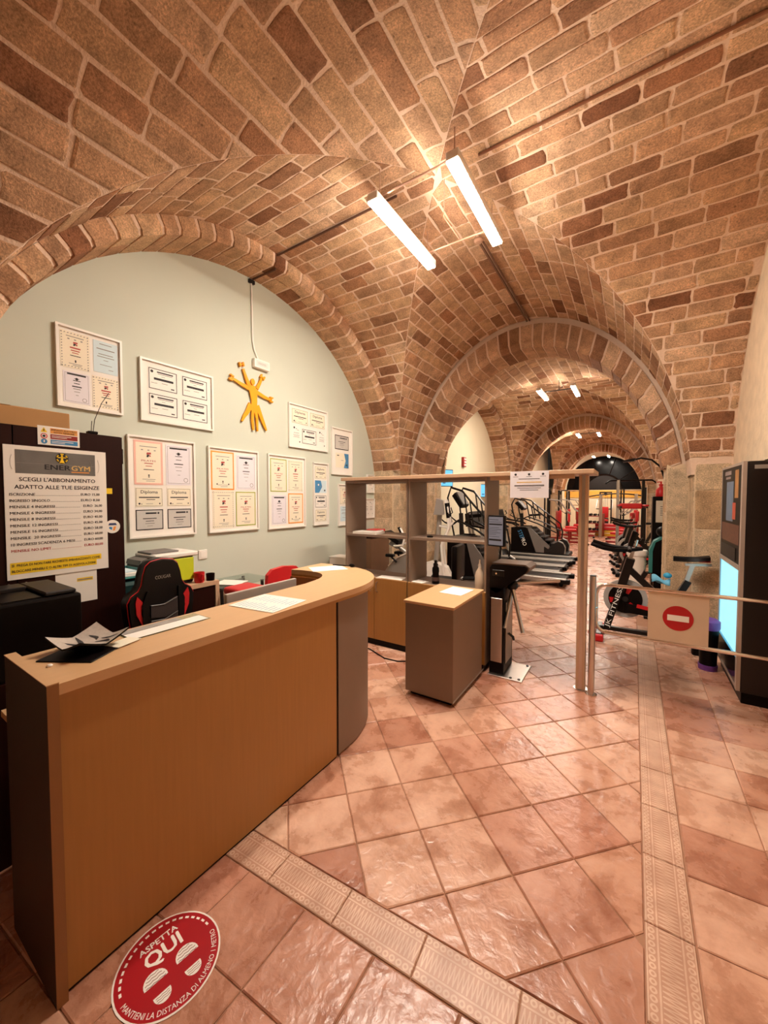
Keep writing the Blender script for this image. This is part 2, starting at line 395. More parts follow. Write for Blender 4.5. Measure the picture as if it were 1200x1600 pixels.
# ---- bay two (gym): same build, bricks joined, small in view
Y2, H2 = 9.45, 2.55
for web, nm, sd in ((Web('x', -1, Y2, H2, XL, XC), 'ceiling_gym_left', 21), (Web('x', 1, Y2, H2, XC, XR), 'ceiling_gym_right', 22),
                    (Web('y', 1, Y2, H2, Y2, 13.0), 'ceiling_gym_far', 23), (Web('y', -1, Y2, H2, 6.3, Y2), 'ceiling_gym_near', 24)):
    o = shell(web, nm, MT['mortar']); lay(web, o, ch=(.15, .18), bl=(.3, .45), single=False, joint=.016, seed=sd)
Y3, H3 = 16.9, 2.6
for web, nm, sd in ((Web('x', -1, Y3, H3, XL, XC), 'ceiling_rear_left', 31), (Web('x', 1, Y3, H3, XC, XR), 'ceiling_rear_right', 32),
                    (Web('y', 1, Y3, H3, Y3, 20.2), 'ceiling_rear_far', 33), (Web('y', -1, Y3, H3, 13.5, Y3), 'ceiling_rear_near', 34)):
    o = shell(web, nm, MT['mortar']); lay(web, o, ch=(.2, .24), bl=(.4, .55), single=False, joint=.016, seed=sd)
w4 = Web('y', 1, 10, .001, 20.7, 23.2)
o = shell(w4, 'ceiling_end', MT['vault_far'])
# ---- arch rings of wedge blocks
def wedge(fn, th0, th1, d0, d1, axis, ri, ro, ch, rnd, jit=.003):
    """fn(th, k) -> (h, z), k 0 inner edge, 1 outer edge; depth runs d0 (front) to d1"""
    def P(th, k, d, off=0):
        h, z = fn(th, k, off); return (h, d, z) if axis == 'y' else (d, h, z)
    s = 1 if d1 > d0 else -1; j = lambda: rnd.uniform(-jit, jit)
    vs = []; b = .008; mid = .5*(th0+th1)
    for th in (th0, th1):
        e = b*(1 if th == th0 else -1)/2.0
        vs += [P(th, 1, d0+s*.03), P(th+e, 1, d0+j()), P(th+e, 0, d0+s*(ch*.15)+j()*.5, ch), P(th+e, 0, d0+s*ch+j(), 0.0), P(th, 0, d1, 0.0), P(th, 1, d1)]
    n = 6; fs = [tuple(range(n-1, -1, -1)), tuple(range(n, 2*n))]+[(i, (i+1) % n, n+(i+1) % n, n+i) for i in range(n)]
    return vs, fs
def ring(name, label, fn, n, th0, th1, d0, d1, axis, mtl, single=True, ch=.06, seed=3, split=False, gap=.0036, body=True):
    rnd = random.Random(seed); K = 64; s = 1 if d1 > d0 else -1
    if body:
        m = M(); vs = []
        for i in range(K+1):
            th = th0+(th1-th0)*i/K
            for k, off, d in ((1, 0, d0+s*.007), (0, ch+.012, d0+s*.012), (0, .006, d0+s*(ch+.014)), (0, -.0, d1), (1, 0, d1)):
                h, z = fn(th, k, off, body=True); vs.append((h, d, z) if axis == 'y' else (d, h, z))
        fs = [(i*5+q, i*5+q+1, i*5+q+6, i*5+q+5) for i in range(K) for q in range(4)]
        root = struct(m.add(vs, fs).make(name, MT['mortar'], fix=False)); root['label'] = label
    cuts = [th0]; 
    for i in range(n): cuts.append(cuts[-1]+rnd.uniform(.8, 1.2))
    cuts = [th0+(c-th0)/(cuts[-1]-th0)*(th1-th0) for c in cuts]
    rest = M()
    for a, b in zip(cuts[:-1], cuts[1:]):
        parts = [(d0, d1)]
        if split and rnd.random() < .6:
            q = d0+(d1-d0)*rnd.uniform(.4, .6); parts = [(d0, q-s*.006), (q+s*.006, d1)]
        for pi_, (x0, x1) in enumerate(parts):
            vs, fs = wedge(fn, a+gap, b-gap, x0, x1, axis, 0, 1, ch if pi_ == 0 else .004, rnd); rn = rnd.random()
            if single: M().add(vs, fs, a=rn).make('brick', mtl, root, att=True)
            else: rest.add(vs, fs, a=rn)
    if rest.v:
        o = rest.make('arch_bricks', mtl, root, att=True); o['kind'] = 'stuff'
    return root
def green_fn(yc):
    def fn(th, k, off, body=False):
        r = (2.37 if k == 0 else 2.505)+off+(.005 if body and k == 0 else 0); return yc-r*math.cos(th), ZB+.02+r*math.sin(th)
    return fn
def cross_fn(a0=1.665, b0=2.15, a1=1.835, b1=2.45):
    def fn(th, k, off, body=False):
        e = off+(.005 if body and k == 0 else 0); a, b = (a0+e, b0+e) if k == 0 else (a1, b1)
        return XC-a*math.cos(th), ZB+b*math.sin(th)
    return fn
ring('trim_1', 'brick arch ring framing the sage green wall', green_fn(YC), 37, .17, PI-.17, XL+.015, XWALL, 'x', MT['brick'], split=True, ch=.03, seed=5)
ring('trim_2', 'tuff arch ring over the opening to the gym', cross_fn(), 31, .17, PI-.17, YF, 6.3, 'y', MT['brick'], ch=.07, seed=6)
ring('trim_3', 'brick arch ring over the pale gym lunette', green_fn(Y2), 34, .17, PI-.17, XL+.015, XWALL, 'x', MT['brick'], single=False, seed=7)
ring('trim_4', 'second tuff arch ring inside the gym', cross_fn(), 31, .17, PI-.17, 13.0, 13.5, 'y', MT['brick'], ch=.07, seed=8)
ring('trim_5', 'third tuff arch ring inside the gym', cross_fn(), 31, .17, PI-.17, 20.2, 20.7, 'y', MT['brick'], ch=.07, seed=9)
# plastered band between the arch ring and the vault
def band(name, y0, y1):
    m = M(); K = 60; vs = []
    for i in range(K+1):
        th = .1+(PI-.2)*i/K
        for a, b, y in ((HX+.02, RISE+.02, y0), (1.80, 2.42, y0), (1.80, 2.42, y1), (HX+.02, RISE+.02, y1)): vs.append((XC-a*math.cos(th), y, ZB+b*math.sin(th)))
    for i in range(K):
        for q in range(3): m.f.append((i*4+q, i*4+q+1, i*4+q+5, i*4+q+4)); m.mi.append(0); m.att.append(.5)
    m.v = vs; return struct(m.make(name, MT['mortar'], fix=True), 'smooth mortar band around the arch ring')
band('trim_6', YF+.03, YF+.45); band('trim_7', 13.03, 13.4); band('trim_8', 20.23, 20.6)
# ---- piers with coursed blocks
def face_blocks(parent, o, u, n, W, H, bw, bh, seed, proud=.006, joint=.010, jit=.003):
    """blocks on a vertical face: o corner (base), u unit along, n unit outward"""
    rnd = random.Random(seed); o = Vector(o); u = Vector(u); n = Vector(n); z = 0.0; row = 0
    while z < H-.03:
        h = min(rnd.uniform(*bh), H-z); h = H-z if H-z-h < .12 else h
        x = 0.0; first = True
        while x < W-.02:
            L = rnd.uniform(*bw)*(.6 if first and row % 2 else 1); first = False
            L = W-x if W-x-L < .12 else L
            a, b, c, d = x+joint/2, x+L-joint/2, z+joint/2, z+h-joint/2; p = rnd.uniform(.6, 1.2)*proud
            J = lambda: rnd.uniform(-jit, jit); r = .012
            pts = [(a+r,c),(b-r,c),(b,c+r),(b,d-r),(b-r,d),(a+r,d),(a,d-r),(a,c+r)]; pts = [(q[0]+J(), q[1]+J()) for q in pts]
            cx, cz = (a+b)/2, (c+d)/2
            def W3(q, k): return o+u*q[0]+Vector((0,0,q[1]))+n*k
            ins = [(q[0]+(.01 if q[0] < cx else -.01), q[1]+(.01 if q[1] < cz else -.01)) for q in pts]
            vs = [W3(q, -.004) for q in pts]+[W3(q, p*.6) for q in pts]+[W3(q, p) for q in ins]
            fs = [(k+i, k+8+i, k+8+(i+1) % 8, k+(i+1) % 8) for k in (0, 8) for i in range(8)]+[tuple(range(16, 24))]
            M().add(vs, fs, a=rnd.random()).make('stone_block', MT['stone'], parent, att=True)
            x += L
        z += h; row += 1
ZS = 2.02
def pier(name, label, x0, x1, y0, y1, z1=ZS):
    return struct(M().box(x0, x1, y0, y1, 0, z1).make(name, MT['pier_mortar']), label)
pl = pier('wall_pier_left', 'coursed stone pier beside the sage green wall', -3.95, -3.2, 5.17, 5.95, 2.1)
face_blocks(pl, (-3.545, 5.17, 0), (1,0,0), (0,-1,0), .345, 2.06, (.3,.4), (.27,.42), 41)
face_blocks(pl, (-3.2, 5.19, 0), (0,1,0), (1,0,0), .56, 2.06, (.3,.4), (.27,.42), 42)
pl2 = pier('wall_pier_gym_left', 'stone jamb of the gym arch on the left', -3.6, -3.0, 5.77, 6.3, 2.0)
face_blocks(pl2, (-3.2, 5.77, 0), (1,0,0), (0,-1,0), .2, 1.96, (.3,.4), (.3,.42), 43)
face_blocks(pl2, (-3.0, 5.78, 0), (0,1,0), (1,0,0), .5, 1.96, (.3,.5), (.3,.42), 44)
pr = pier('wall_pier_gym_right', 'stone jamb of the gym arch on the right', .33, 1.2, 5.77, 6.3, 2.0)
face_blocks(pr, (.335, 5.77, 0), (1,0,0), (0,-1,0), .21, 1.96, (.3,.4), (.3,.42), 45)
face_blocks(pr, (.33, 6.29, 0), (0,-1,0), (-1,0,0), .5, 1.96, (.3,.5), (.3,.42), 46)
pr2 = pier('wall_pier_right', 'coursed stone pier beside the pale right wall', .55, 1.2, 5.33, 5.95, 2.1)
face_blocks(pr2, (.555, 5.33, 0), (1,0,0), (0,-1,0), .30, 2.06, (.3,.4), (.38,.46), 47)
face_blocks(pr2, (.55, 5.77, 0), (0,-1,0), (-1,0,0), .43, 2.06, (.3,.45), (.38,.46), 48)
for nm, y in (('wall_pier_gym_second', 13.02), ('wall_pier_gym_third', 20.22)):
    for s, x0, x1 in (('left', -3.9, -3.015), ('right', .315, 1.3)):
        p = pier(nm+'_'+s, 'pale stone jamb under the %s gym arch, %s side' % (nm.split('_')[-1], s), x0, x1, y, y+.47, 2.0)
        xx = -3.2 if s == 'left' else .32
        face_blocks(p, (xx, y, 0), (1,0,0), (0,-1,0), .19, 1.96, (.3,.4), (.38,.46), 51)
# ---- walls
gw = struct(M().box(-3.75, XWALL, -3.2, 5.6, 0, 4.3).make('wall_left', MT['green']), 'sage green painted wall under the brick arch')
struct(M().box(-3.75, -3.2, -3.2, .08, 0, 2.05).make('wall_pier_near_left', MT['green']), 'painted pier left of the dark cupboard')
# right wall with the niche the vending machine stands in
m = M(); m.box(XR, XR+.9, 4.86, 5.6, 0, 4.3); m.box(XR, XR+.9, -3.2, 4.86, 1.9, 4.3); m.box(XR, XR+.9, -3.2, 3.0, 0, 1.9); m.box(1.75, 1.9, 3.0, 4.86, 0, 1.9)
struct(m.make('wall_right', MT['plaster']), 'rough pale plastered wall with a niche')
struct(M().box(-3.75, 1.9, -3.4, -3.2, 0, 4.3).make('wall_near', MT['plaster']), 'plastered wall behind the viewer')
m = M(); m.box(-3.8, XWALL, 6.3, 13.02, 0, 4.3); struct(m.make('wall_gym_left', MT['cream']), 'cream lunette wall in the gym')
struct(M().box(-3.8, XWALL, 13.49, 20.22, 0, 4.3).make('wall_gym_left_rear', MT['cream']), 'cream wall deeper in the gym')
struct(M().box(-3.8, -3.2, 20.69, 23.2, 0, 2.1).make('wall_gym_left_end', MT['cream']))
struct(M().box(XR, XR+.3, 6.3, 23.2, 0, 4.3).make('wall_gym_right', MT['cream']), 'cream right wall of the gym')
# rear pier blocks on bay two's left wall: coursed tuff below the lunette edges
for y0, y1, sd in ((6.3, 7.0, 61), (11.85, 13.02, 62)):
    p = struct(M().box(-3.6, -3.2, y0, y1, 0, 2.1).make('wall_pier_gym_lunette_%d' % (1 if sd == 61 else 2), MT['mortar']), 'stone pier under the gym lunette arch, number %s from the front' % ('one' if sd == 61 else 'two'))
    face_blocks(p, (-3.2, y0+.01, 0), (0,1,0), (1,0,0), y1-y0-.02, 2.06, (.35,.5), (.35,.45), sd)
    if sd == 62: face_blocks(p, (-3.55, y0, 0), (1,0,0), (0,-1,0), .34, 2.06, (.35,.5), (.35,.45), sd+5)
# end wall with the half-round window
YE = 23.2
m = M(); R = 1.78; zc = 2.02; K = 24
arc = [(XC-R*math.cos(PI*i/K), zc+R*math.sin(PI*i/K)) for i in range(K+1)]
for i in range(K):
    a, b = arc[i], arc[i+1]; m.add([(a[0], YE, a[1]), (b[0], YE, b[1]), (b[0], YE, 4.4), (a[0], YE, 4.4)], [(0,1,2,3)])
    m.add([(a[0], YE, a[1]), (b[0], YE, b[1]), (b[0], YE+.25, b[1]), (a[0], YE+.25, a[1])], [(0,1,2,3)])
m.box(-4, XC-R, YE, YE+.02, zc, 4.4); m.box(XC+R, 1.3, YE, YE+.02, zc, 4.4)
ew = struct(m.make('wall_end', MT['cream']), 'end wall around the half-round window')
wt = thing('window_1', 'dark half-round fanlight window at the end of the gym', 'window', (XC, YE+.2, zc)); del wt['category']; wt['kind'] = 'structure'
fan = [(0, 0)]
r1 = R*.46
for i in range(5):                                      # panes: an inner half disc and radial panes
    a0, a1 = PI*i/5, PI*(i+1)/5; q = 6
    poly = [(r1*math.cos(a0+(a1-a0)*k/q), r1*math.sin(a0+(a1-a0)*k/q)) for k in range(q+1)]+[(R*math.cos(a1-(a1-a0)*k/q), R*math.sin(a1-(a1-a0)*k/q)) for k in range(q+1)]
    M().prism(poly, .0, .02, 'y').make('pane', MT['win'], wt)
M().prism([(r1*math.cos(PI*k/12), r1*math.sin(PI*k/12)) for k in range(13)], 0, .02, 'y').make('pane', MT['dgrey'], wt)
m = M()
for i in range(1, 5): a = PI*i/5; m.cyl((r1*math.cos(a), -.02, r1*math.sin(a)), (R*math.cos(a), -.02, R*math.sin(a)), .025, n=6)
m.tube([(r1*math.cos(PI*k/16), -.02, r1*math.sin(PI*k/16)) for k in range(17)], .045, 6); m.box(-R, R, -.05, .0, -.05, .05)
m.make('glazing_bars', MT['black_m'], wt)
# yellow band, mirrors and mats at the far end
struct(M().box(-3.4, .9, YE-.02, YE+.01, 1.62, 2.0).make('trim_9', mat('ochre_paint', '#e0ab4a', .8)), 'ochre painted band below the fanlight')
struct(M().box(-3.9, 1.3, YE+.02, YE+.1, 0, 2.02).make('wall_end_lower', MT['cream']), 'pale lower part of the end wall')
# ------------------------------------------------------------------ floor
def tile_mat():
    m, nt, b = nodes('terracotta_tile'); N = nt.nodes; L = nt.links
    at = N.new('ShaderNodeAttribute'); at.attribute_name = 'rnd'
    rp = ramp(N, [(0, rgb('#b07c66')), (.3, rgb('#c8987f')), (.6, rgb('#dab29a')), (.85, rgb('#bf8a74')), (1, rgb('#e2c0a8'))]); L.new(at.outputs['Fac'], rp.inputs[0])
    tc = N.new('ShaderNodeTexCoord')
    n1 = N.new('ShaderNodeTexNoise'); n1.inputs['Scale'].default_value = 5; n1.inputs['Detail'].default_value = 10; n1.inputs['Roughness'].default_value = .64; n1.inputs['Distortion'].default_value = .25; L.new(tc.outputs['Object'], n1.inputs[0])
    r2 = ramp(N, [(.26, (.46, .30, .23, 1)), (.42, (.80, .68, .62, 1)), (.56, (1.05, 1.0, .97, 1)), (.75, (1.2, 1.24, 1.24, 1))]); L.new(n1.outputs[0], r2.inputs[0])
    mx = N.new('ShaderNodeMix'); mx.data_type = 'RGBA'; mx.blend_type = 'MULTIPLY'; mx.inputs[0].default_value = .95; L.new(rp.outputs[0], mx.inputs[6]); L.new(r2.outputs[0], mx.inputs[7])
    L.new(mx.outputs[2], b.inputs['Base Color'])
    rr = N.new('ShaderNodeMapRange'); rr.inputs[1].default_value = .3; rr.inputs[2].default_value = .7; rr.inputs[3].default_value = .2; rr.inputs[4].default_value = .38; b.inputs['Specular IOR Level'].default_value = .6; L.new(n1.outputs[0], rr.inputs[0]); L.new(rr.outputs[0], b.inputs['Roughness'])
    n2 = N.new('ShaderNodeTexNoise'); n2.inputs['Scale'].default_value = 22; n2.inputs['Detail'].default_value = 7; n2.inputs['Distortion'].default_value = .4; L.new(tc.outputs['Object'], n2.inputs[0])
    bp = N.new('ShaderNodeBump'); bp.inputs['Strength'].default_value = .30; bp.inputs['Distance'].default_value = .02; L.new(n2.outputs[0], bp.inputs['Height']); L.new(bp.outputs[0], b.inputs['Normal'])
    return m
def border_mat():
    """listello: u runs along the strip, v across; rings along both edges and a zigzag in the middle, raised"""
    m, nt, b = nodes('decorated_border_tile'); N = nt.nodes; L = nt.links
    def mth(op, a, c=None, clampit=False):
        n = N.new('ShaderNodeMath'); n.operation = op; n.use_clamp = clampit
        for i, q in enumerate((a, c)):
            if q is None: continue
            if isinstance(q, (int, float)): n.inputs[i].default_value = q
            else: L.new(q, n.inputs[i])
        return n.outputs[0]
    tc = N.new('ShaderNodeTexCoord'); sp = N.new('ShaderNodeSeparateXYZ'); L.new(tc.outputs['UV'], sp.inputs[0])
    u, v = sp.outputs[0], sp.outputs[1]                                   # metres
    av = mth('ABSOLUTE', v)
    # rings centred on |v| = .056, pitch .026
    fu = mth('SUBTRACT', mth('FRACT', mth('DIVIDE', u, .026)), .5); du = mth('MULTIPLY', fu, .026); dv = mth('SUBTRACT', av, .056)
    rr = mth('SQRT', mth('ADD', mth('MULTIPLY', du, du), mth('MULTIPLY', dv, dv)))
    ringm = mth('LESS_THAN', mth('ABSOLUTE', mth('SUBTRACT', rr, .008)), .003)
    # straight ribs
    rib = mth('MAXIMUM', mth('LESS_THAN', mth('ABSOLUTE', mth('SUBTRACT', av, .037)), .0028), mth('LESS_THAN', mth('ABSOLUTE', mth('SUBTRACT', av, .071)), .002))
    # zigzag in the middle
    tri = mth('ABSOLUTE', mth('SUBTRACT', mth('FRACT', mth('DIVIDE', u, .016)), .5))
    zz = mth('LESS_THAN', mth('ABSOLUTE', mth('SUBTRACT', mth('MULTIPLY', tri, 2.0), mth('ADD', mth('MULTIPLY', v, 16.0), .5))), .25)
    inmid = mth('LESS_THAN', av, .031); zz = mth('MULTIPLY', zz, inmid)
    h = mth('MAXIMUM', mth('MAXIMUM', ringm, rib), zz)
    nz = N.new('ShaderNodeTexNoise'); nz.inputs['Scale'].default_value = 9; nz.inputs['Detail'].default_value = 5; L.new(tc.outputs['Object'], nz.inputs[0])
    hf = mth('MULTIPLY', h, mth('ADD', nz.outputs[0], .25), True)
    mx = N.new('ShaderNodeMix'); mx.data_type = 'RGBA'; L.new(hf, mx.inputs[0]); mx.inputs[6].default_value = rgb('#c79a82'); mx.inputs[7].default_value = rgb('#e4c6ae')
    m2 = N.new('ShaderNodeMix'); m2.data_type = 'RGBA'; m2.blend_type = 'MULTIPLY'; m2.inputs[0].default_value = .5; L.new(mx.outputs[2], m2.inputs[6])
    r2 = ramp(N, [(.3, (.6, .5, .45, 1)), (.7, (1.15, 1.15, 1.15, 1))]); L.new(nz.outputs[0], r2.inputs[0]); L.new(r2.outputs[0], m2.inputs[7])
    L.new(m2.outputs[2], b.inputs['Base Color']); b.inputs['Roughness'].default_value = .4
    bp = N.new('ShaderNodeBump'); bp.inputs['Strength'].default_value = .6; bp.inputs['Distance'].default_value = .003; L.new(hf, bp.inputs['Height']); L.new(bp.outputs[0], b.inputs['Normal'])
    return m
MT['tile'] = tile_mat(); MT['border'] = border_mat()
fl = M().box(-3.9, 1.9, -3.3, 23.5, -.1, -.006).make('floor', mat('brown_grout', '#a87c62', .9, var=.2, scale=30)); struct(fl, 'terracotta tiled floor')
SU, SD = .065, 1.262           # edges of the long strip, and slope line of the cross strip
def cross_top(x): return 1.255+.068*(x+.134)
def cross_low(x): return cross_top(x)-.152
tiles = []
G = .0045
def add_tile(poly, keep):
    for g in keep: poly = clip(poly, g)
    if len(poly) > 2 and area(poly) > .0012: tiles.append(poly)
Lq = .3085; rot = math.radians(45+2.0); e1 = Vector((math.cos(rot), math.sin(rot))); e2 = Vector((-math.sin(rot), math.cos(rot))); O = Vector((-.61, 1.39))
hq = Lq/2-G/2
for i in range(-30, 60):
    for j in range(-30, 60):
        c = O+e1*(Lq*(i+.5))+e2*(Lq*(j+.5))
        if not (-3.8 < c.x < 1.2 and .7 < c.y < 23): continue
        p = [tuple(c+e1*a+e2*b) for a, b in ((-hq,-hq),(hq,-hq),(hq,hq),(-hq,hq))]
        keep = [lambda x, y: y-cross_top(x)-.003]
        if c.y < 6.2: keep.append(lambda x, y: .062-x)
        if c.y < 6.2 and c.x > .4: continue
        add_tile(p, keep)
for i in range(-2, 8):                                   # right of the long strip: square to the room
    for j in range(-12, 18):
        x0 = .222+.31*i; y0 = .16+.31*j+.03*i
        if i < 0 or y0 > 5.9: continue
        add_tile([(x0+G/2, y0+G/2), (x0+.31-G/2, y0+.02+G/2), (x0+.31-G/2, y0+.33-G/2), (x0+G/2, y0+.31-G/2)], [])
for i in range(-8, 4):                                   # below the cross strip: square to the room
    for j in range(-12, 6):
        x0 = -1.04+.31*i; y0 = .745+.31*j+.02*i
        if x0 > .06: continue
        add_tile([(x0+G/2, y0+G/2), (x0+.31-G/2, y0+G/2+.02), (x0+.31-G/2, y0+.33-G/2), (x0+G/2, y0+.31-G/2)], [lambda x, y: cross_low(x)-.003-y, lambda x, y: .062-x])
rnd = random.Random(4); sc_t = []
for p in tiles:
    c = (sum(q[0] for q in p)/len(p), sum(q[1] for q in p)/len(p), 0); s, v = seen(c); sc_t.append(((s*s*max(.1, 1.6/math.hypot(c[0], c[1], 1.6)))*area(p) if v else 0, p))
sc_t.sort(key=lambda q: -q[0])
rest = M()
for k, (s, p) in enumerate(sc_t):
    n = len(p); cx = sum(q[0] for q in p)/n; cy = sum(q[1] for q in p)/n; dz = rnd.uniform(-.0008, .0008)
    ins = []
    for q in p:
        d = math.hypot(q[0]-cx, q[1]-cy); kk = max(.5, 1-.006/max(d, .02)); ins.append((cx+(q[0]-cx)*kk, cy+(q[1]-cy)*kk))
    vs = [(q[0], q[1], -.008) for q in p]+[(q[0], q[1], -.0035) for q in p]+[(q[0], q[1], dz) for q in ins]
    fs = [(a+i, a+(i+1) % n, a+n+(i+1) % n, a+n+i) for a in (0, n) for i in range(n)]+[tuple(range(2*n, 3*n))]
    rn = rnd.random()
    if k < 300 and s > 0: M().add(vs, fs, a=rn).make('floor_tile', MT['tile'], fl, att=True)
    else: rest.add(vs, fs, a=rn)
o = rest.make('floor_tiling', MT['tile'], fl, att=True); o['kind'] = 'stuff'
def border_piece(p0, p1, w, k):
    p0 = Vector(p0); p1 = Vector(p1); d = (p1-p0); L_ = d.length; d.normalize(); nn = Vector((-d.y, d.x)); g = .002
    cs = [(g, -w/2), (L_-g, -w/2), (L_-g, w/2), (g, w/2)]
    vs = []
    for z, ins in ((-.008, 0), (-.002, 0), (.0012, .003)):
        for a, b in cs:
            a2 = a+ins*(1 if a < L_/2 else -1); b2 = b-ins*(1 if b > 0 else -1); q = p0+d*a2+nn*b2; vs.append((q.x, q.y, z))
    m = M().add(vs, [(a+i, a+(i+1) % 4, a+4+(i+1) % 4, a+4+i) for a in (0, 4) for i in range(4)]+[(8, 9, 10, 11)])
    o = m.make('border_tile', MT['border'], fl); me = o.data; uv = me.uv_layers.new(name='uv')
    for lp in me.loops:
        v = me.vertices[lp.vertex_index].co; q = Vector((v.x, v.y))-p0; uv.data[lp.index].uv = (q.dot(d)+k*.31, q.dot(nn))
for k in range(18): border_piece((.1415, -.3+.335*k), (.1415, -.3+.335*(k+1)), .150, k)
for k in range(8):
    xa, xb = .062-.33*(k+1), .062-.33*k; border_piece((xa, cross_top(xa)-.076), (xb, cross_top(xb)-.076), .146, k)
# ================================================================== reception furniture
def arc(cx, cy, r, a0, a1, n=10): return [(cx+r*math.cos(a0+(a1-a0)*i/n), cy+r*math.sin(a0+(a1-a0)*i/n)) for i in range(n+1)]
# counter, base at its near right corner; local x = X+1.5, y = Y-.40
ct = thing('reception_counter', 'long beech reception counter with a rounded grey end', 'counter', (-1.5, .40, 0))
def smoothpath(pts, n=6):
    out = []
    for i in range(len(pts)-1):
        p0 = Vector(pts[max(i-1, 0)]); p1 = Vector(pts[i]); p2 = Vector(pts[i+1]); p3 = Vector(pts[min(i+2, len(pts)-1)])
        for k in range(n):
            t = k/n; out.append(tuple(.5*((2*p1)+(p2-p0)*t+(2*p0-5*p1+4*p2-p3)*t*t+(3*p1-p0-3*p2+p3)*t**3)))
    out.append(tuple(pts[-1])); return out
def L2(pts): return [(x+1.5, y-.40) for x, y in pts]
outer = L2([(-1.478, .43), (-1.478, 1.3), (-1.478, 1.80)])+L2(smoothpath([(-1.478, 1.80), (-1.485, 2.05), (-1.575, 2.29), (-1.77, 2.47), (-2.04, 2.545), (-2.30, 2.52)]))[1:]
inner = L2(smoothpath([(-2.30, 2.17), (-2.12, 2.20), (-1.98, 2.17), (-1.88, 2.05), (-1.84, 1.86)]))+L2([(-1.85, .43)])
ztop = 1.025
M().prism(outer+inner, ztop-.035, ztop, 'z').make('counter_top', MT['wood_top'], ct)
M().prism([(p[0]-.002 if i < 3 else p[0], p[1]) for i, p in enumerate(outer)]+inner, ztop-.052, ztop-.035, 'z').make('counter_top_edge', mat('beech_edge_band', '#a9763f', .45, var=.08), ct)
M().box(-.03, 0, .03, 1.375, .012, ztop-.052).make('front_panel', MT['wood'], ct)
def wall_strip(path, t, z0, z1):
    m = M(); n = len(path); P = [Vector(p) for p in path]; vs = []
    for i in range(n):
        d = (P[min(i+1, n-1)]-P[max(i-1, 0)]).normalized(); nn = Vector((-d.y, d.x))
        for q in (P[i], P[i]+nn*t): vs += [(q.x, q.y, z0), (q.x, q.y, z1)]
    fs = []
    for i in range(n-1):
        a, b = 4*i, 4*i+4; fs += [(a, b, b+1, a+1), (a+2, a+3, b+3, b+2), (a, a+2, b+2, b), (a+1, b+1, b+3, a+3)]
    k = 4*(n-1); fs += [(0, 1, 3, 2), (k, k+2, k+3, k+1)]
    return m.add(vs, fs)
cp = L2(smoothpath([(-1.50, 1.795), (-1.515, 2.03), (-1.61, 2.26), (-1.79, 2.42), (-2.04, 2.49), (-2.28, 2.47)]))
wall_strip(cp, .02, .012, ztop-.052).make('curved_panel', MT['grey_lam'], ct, smooth=True)
wall_strip([(x, y) for x, y in L2(smoothpath([(-1.53, 1.795), (-1.545, 2.02), (-1.635, 2.235), (-1.80, 2.385), (-2.04, 2.455), (-2.28, 2.435)]))], .012, .3, ztop-.052).make('inner_panel', mat('beech_inner_panel', '#a8672f', .5, var=.1, stretch=(10, 10, .6)), ct, smooth=True)
M().box(-.028, -.006, 1.376, 1.394, .012, ztop-.052).make('shadow_joint', MT['black'], ct)
ep = M().prism([(-.40, 0), (.021, 0), (.021, .03), (-.40, .03)], .0, ztop+.003, 'z'); ep.make('end_panel', mat('dark_end_laminate', '#3a2418', .5, var=.12, stretch=(8, 8, .6)), ct)
M().box(-.402, .024, -.001, .031, ztop+.0035, ztop+.0065).make('end_panel_edge', MT['wood_top'], ct)
M().box(.0215, .024, .0, .030, .0, ztop+.003).make('end_panel_lipping', mat('end_lipping', '#8f6136', .5), ct)
wall_strip(list(reversed([p for p in inner[:-2]])), .015, .05, ztop-.052).make('return_panel', mat('beech_return_panel', '#a8672f', .5, var=.1, stretch=(10, 10, .6)), ct, smooth=True)
M().box(-.34, -.31, .03, 1.40, .02, .74).make('inner_support', MT['grey_lam'], ct)
M().box(-.62, -.03, .03, 1.38, .72, .745).make('desk_shelf', MT['wood_top'], ct)
M().box(-.04, -.004, .03, 1.375, 0, .012).make('plinth', MT['black'], ct)
# ---- low cabinet between counter and turnstile
lc = thing('low_cabinet', 'waist-high taupe cabinet with a pale beech top beside the turnstile', 'cabinet', (-1.535, 2.68, 0))
M().rbox(0, .415, 0, .66, .035, .755, .003, 1).make('body', MT['grey_lam'], lc)
M().rbox(-.012, .425, -.012, .675, .756, .778, .003, 1).make('top', MT['wood_top'], lc)
M().box(.03, .385, .04, .68, 0, .0345).make('plinth', MT['black'], lc)
M().box(.4155, .4175, .0, .70, .036, .050).make('base_trim', MT['silver'], lc)
# ---- open shelving units with doors below
def unit(x, nm_label, handle_l=True):
    u = thing('shelf_unit', nm_label, 'shelving', (x, 3.42, 0), group='open shelving units behind the counter')
    W, D = .81, .38
    M().box(0, .018, 0, D, .06, 1.79).make('side_panel', MT['grey_lam'], u); M().box(W-.018, W, 0, D, .06, 1.79).make('side_panel', MT['grey_lam'], u)
    M().box(.018, W-.018, 0, D, .70, .735).make('shelf', MT['grey_lam'], u); M().box(.018, W-.018, 0, D, 1.175, 1.20).make('shelf', MT['grey_lam'], u)
    M().box(.018, W-.018, 0, D, 1.765, 1.79).make('top_panel', MT['grey_lam'], u)
    M().box(.018, W-.018, D-.012, D, .06, .70).make('back_panel', MT['grey_lam'], u)
    M().box(0, W, -.012, -.002, .736, .742).make('shelf_edge', MT['wood_top'], u)
    for k in range(2):
        d = M().box(.003+k*W/2, W/2-.002+k*W/2, -.02, -.001, .07, .735).make('door', MT['wood'], u)
        hx = W/2-.045 if k == 0 else W/2+.045
        M().tube([(hx, -.02, .70), (hx, -.045, .695), (hx, -.05, .66), (hx, -.045, .60), (hx, -.02, .59)], .006, 6).make('handle', MT['steel'], d, smooth=True)
    M().box(.02, W-.02, .0, D-.02, 0, .06).make('plinth', MT['black'], u)
    return u
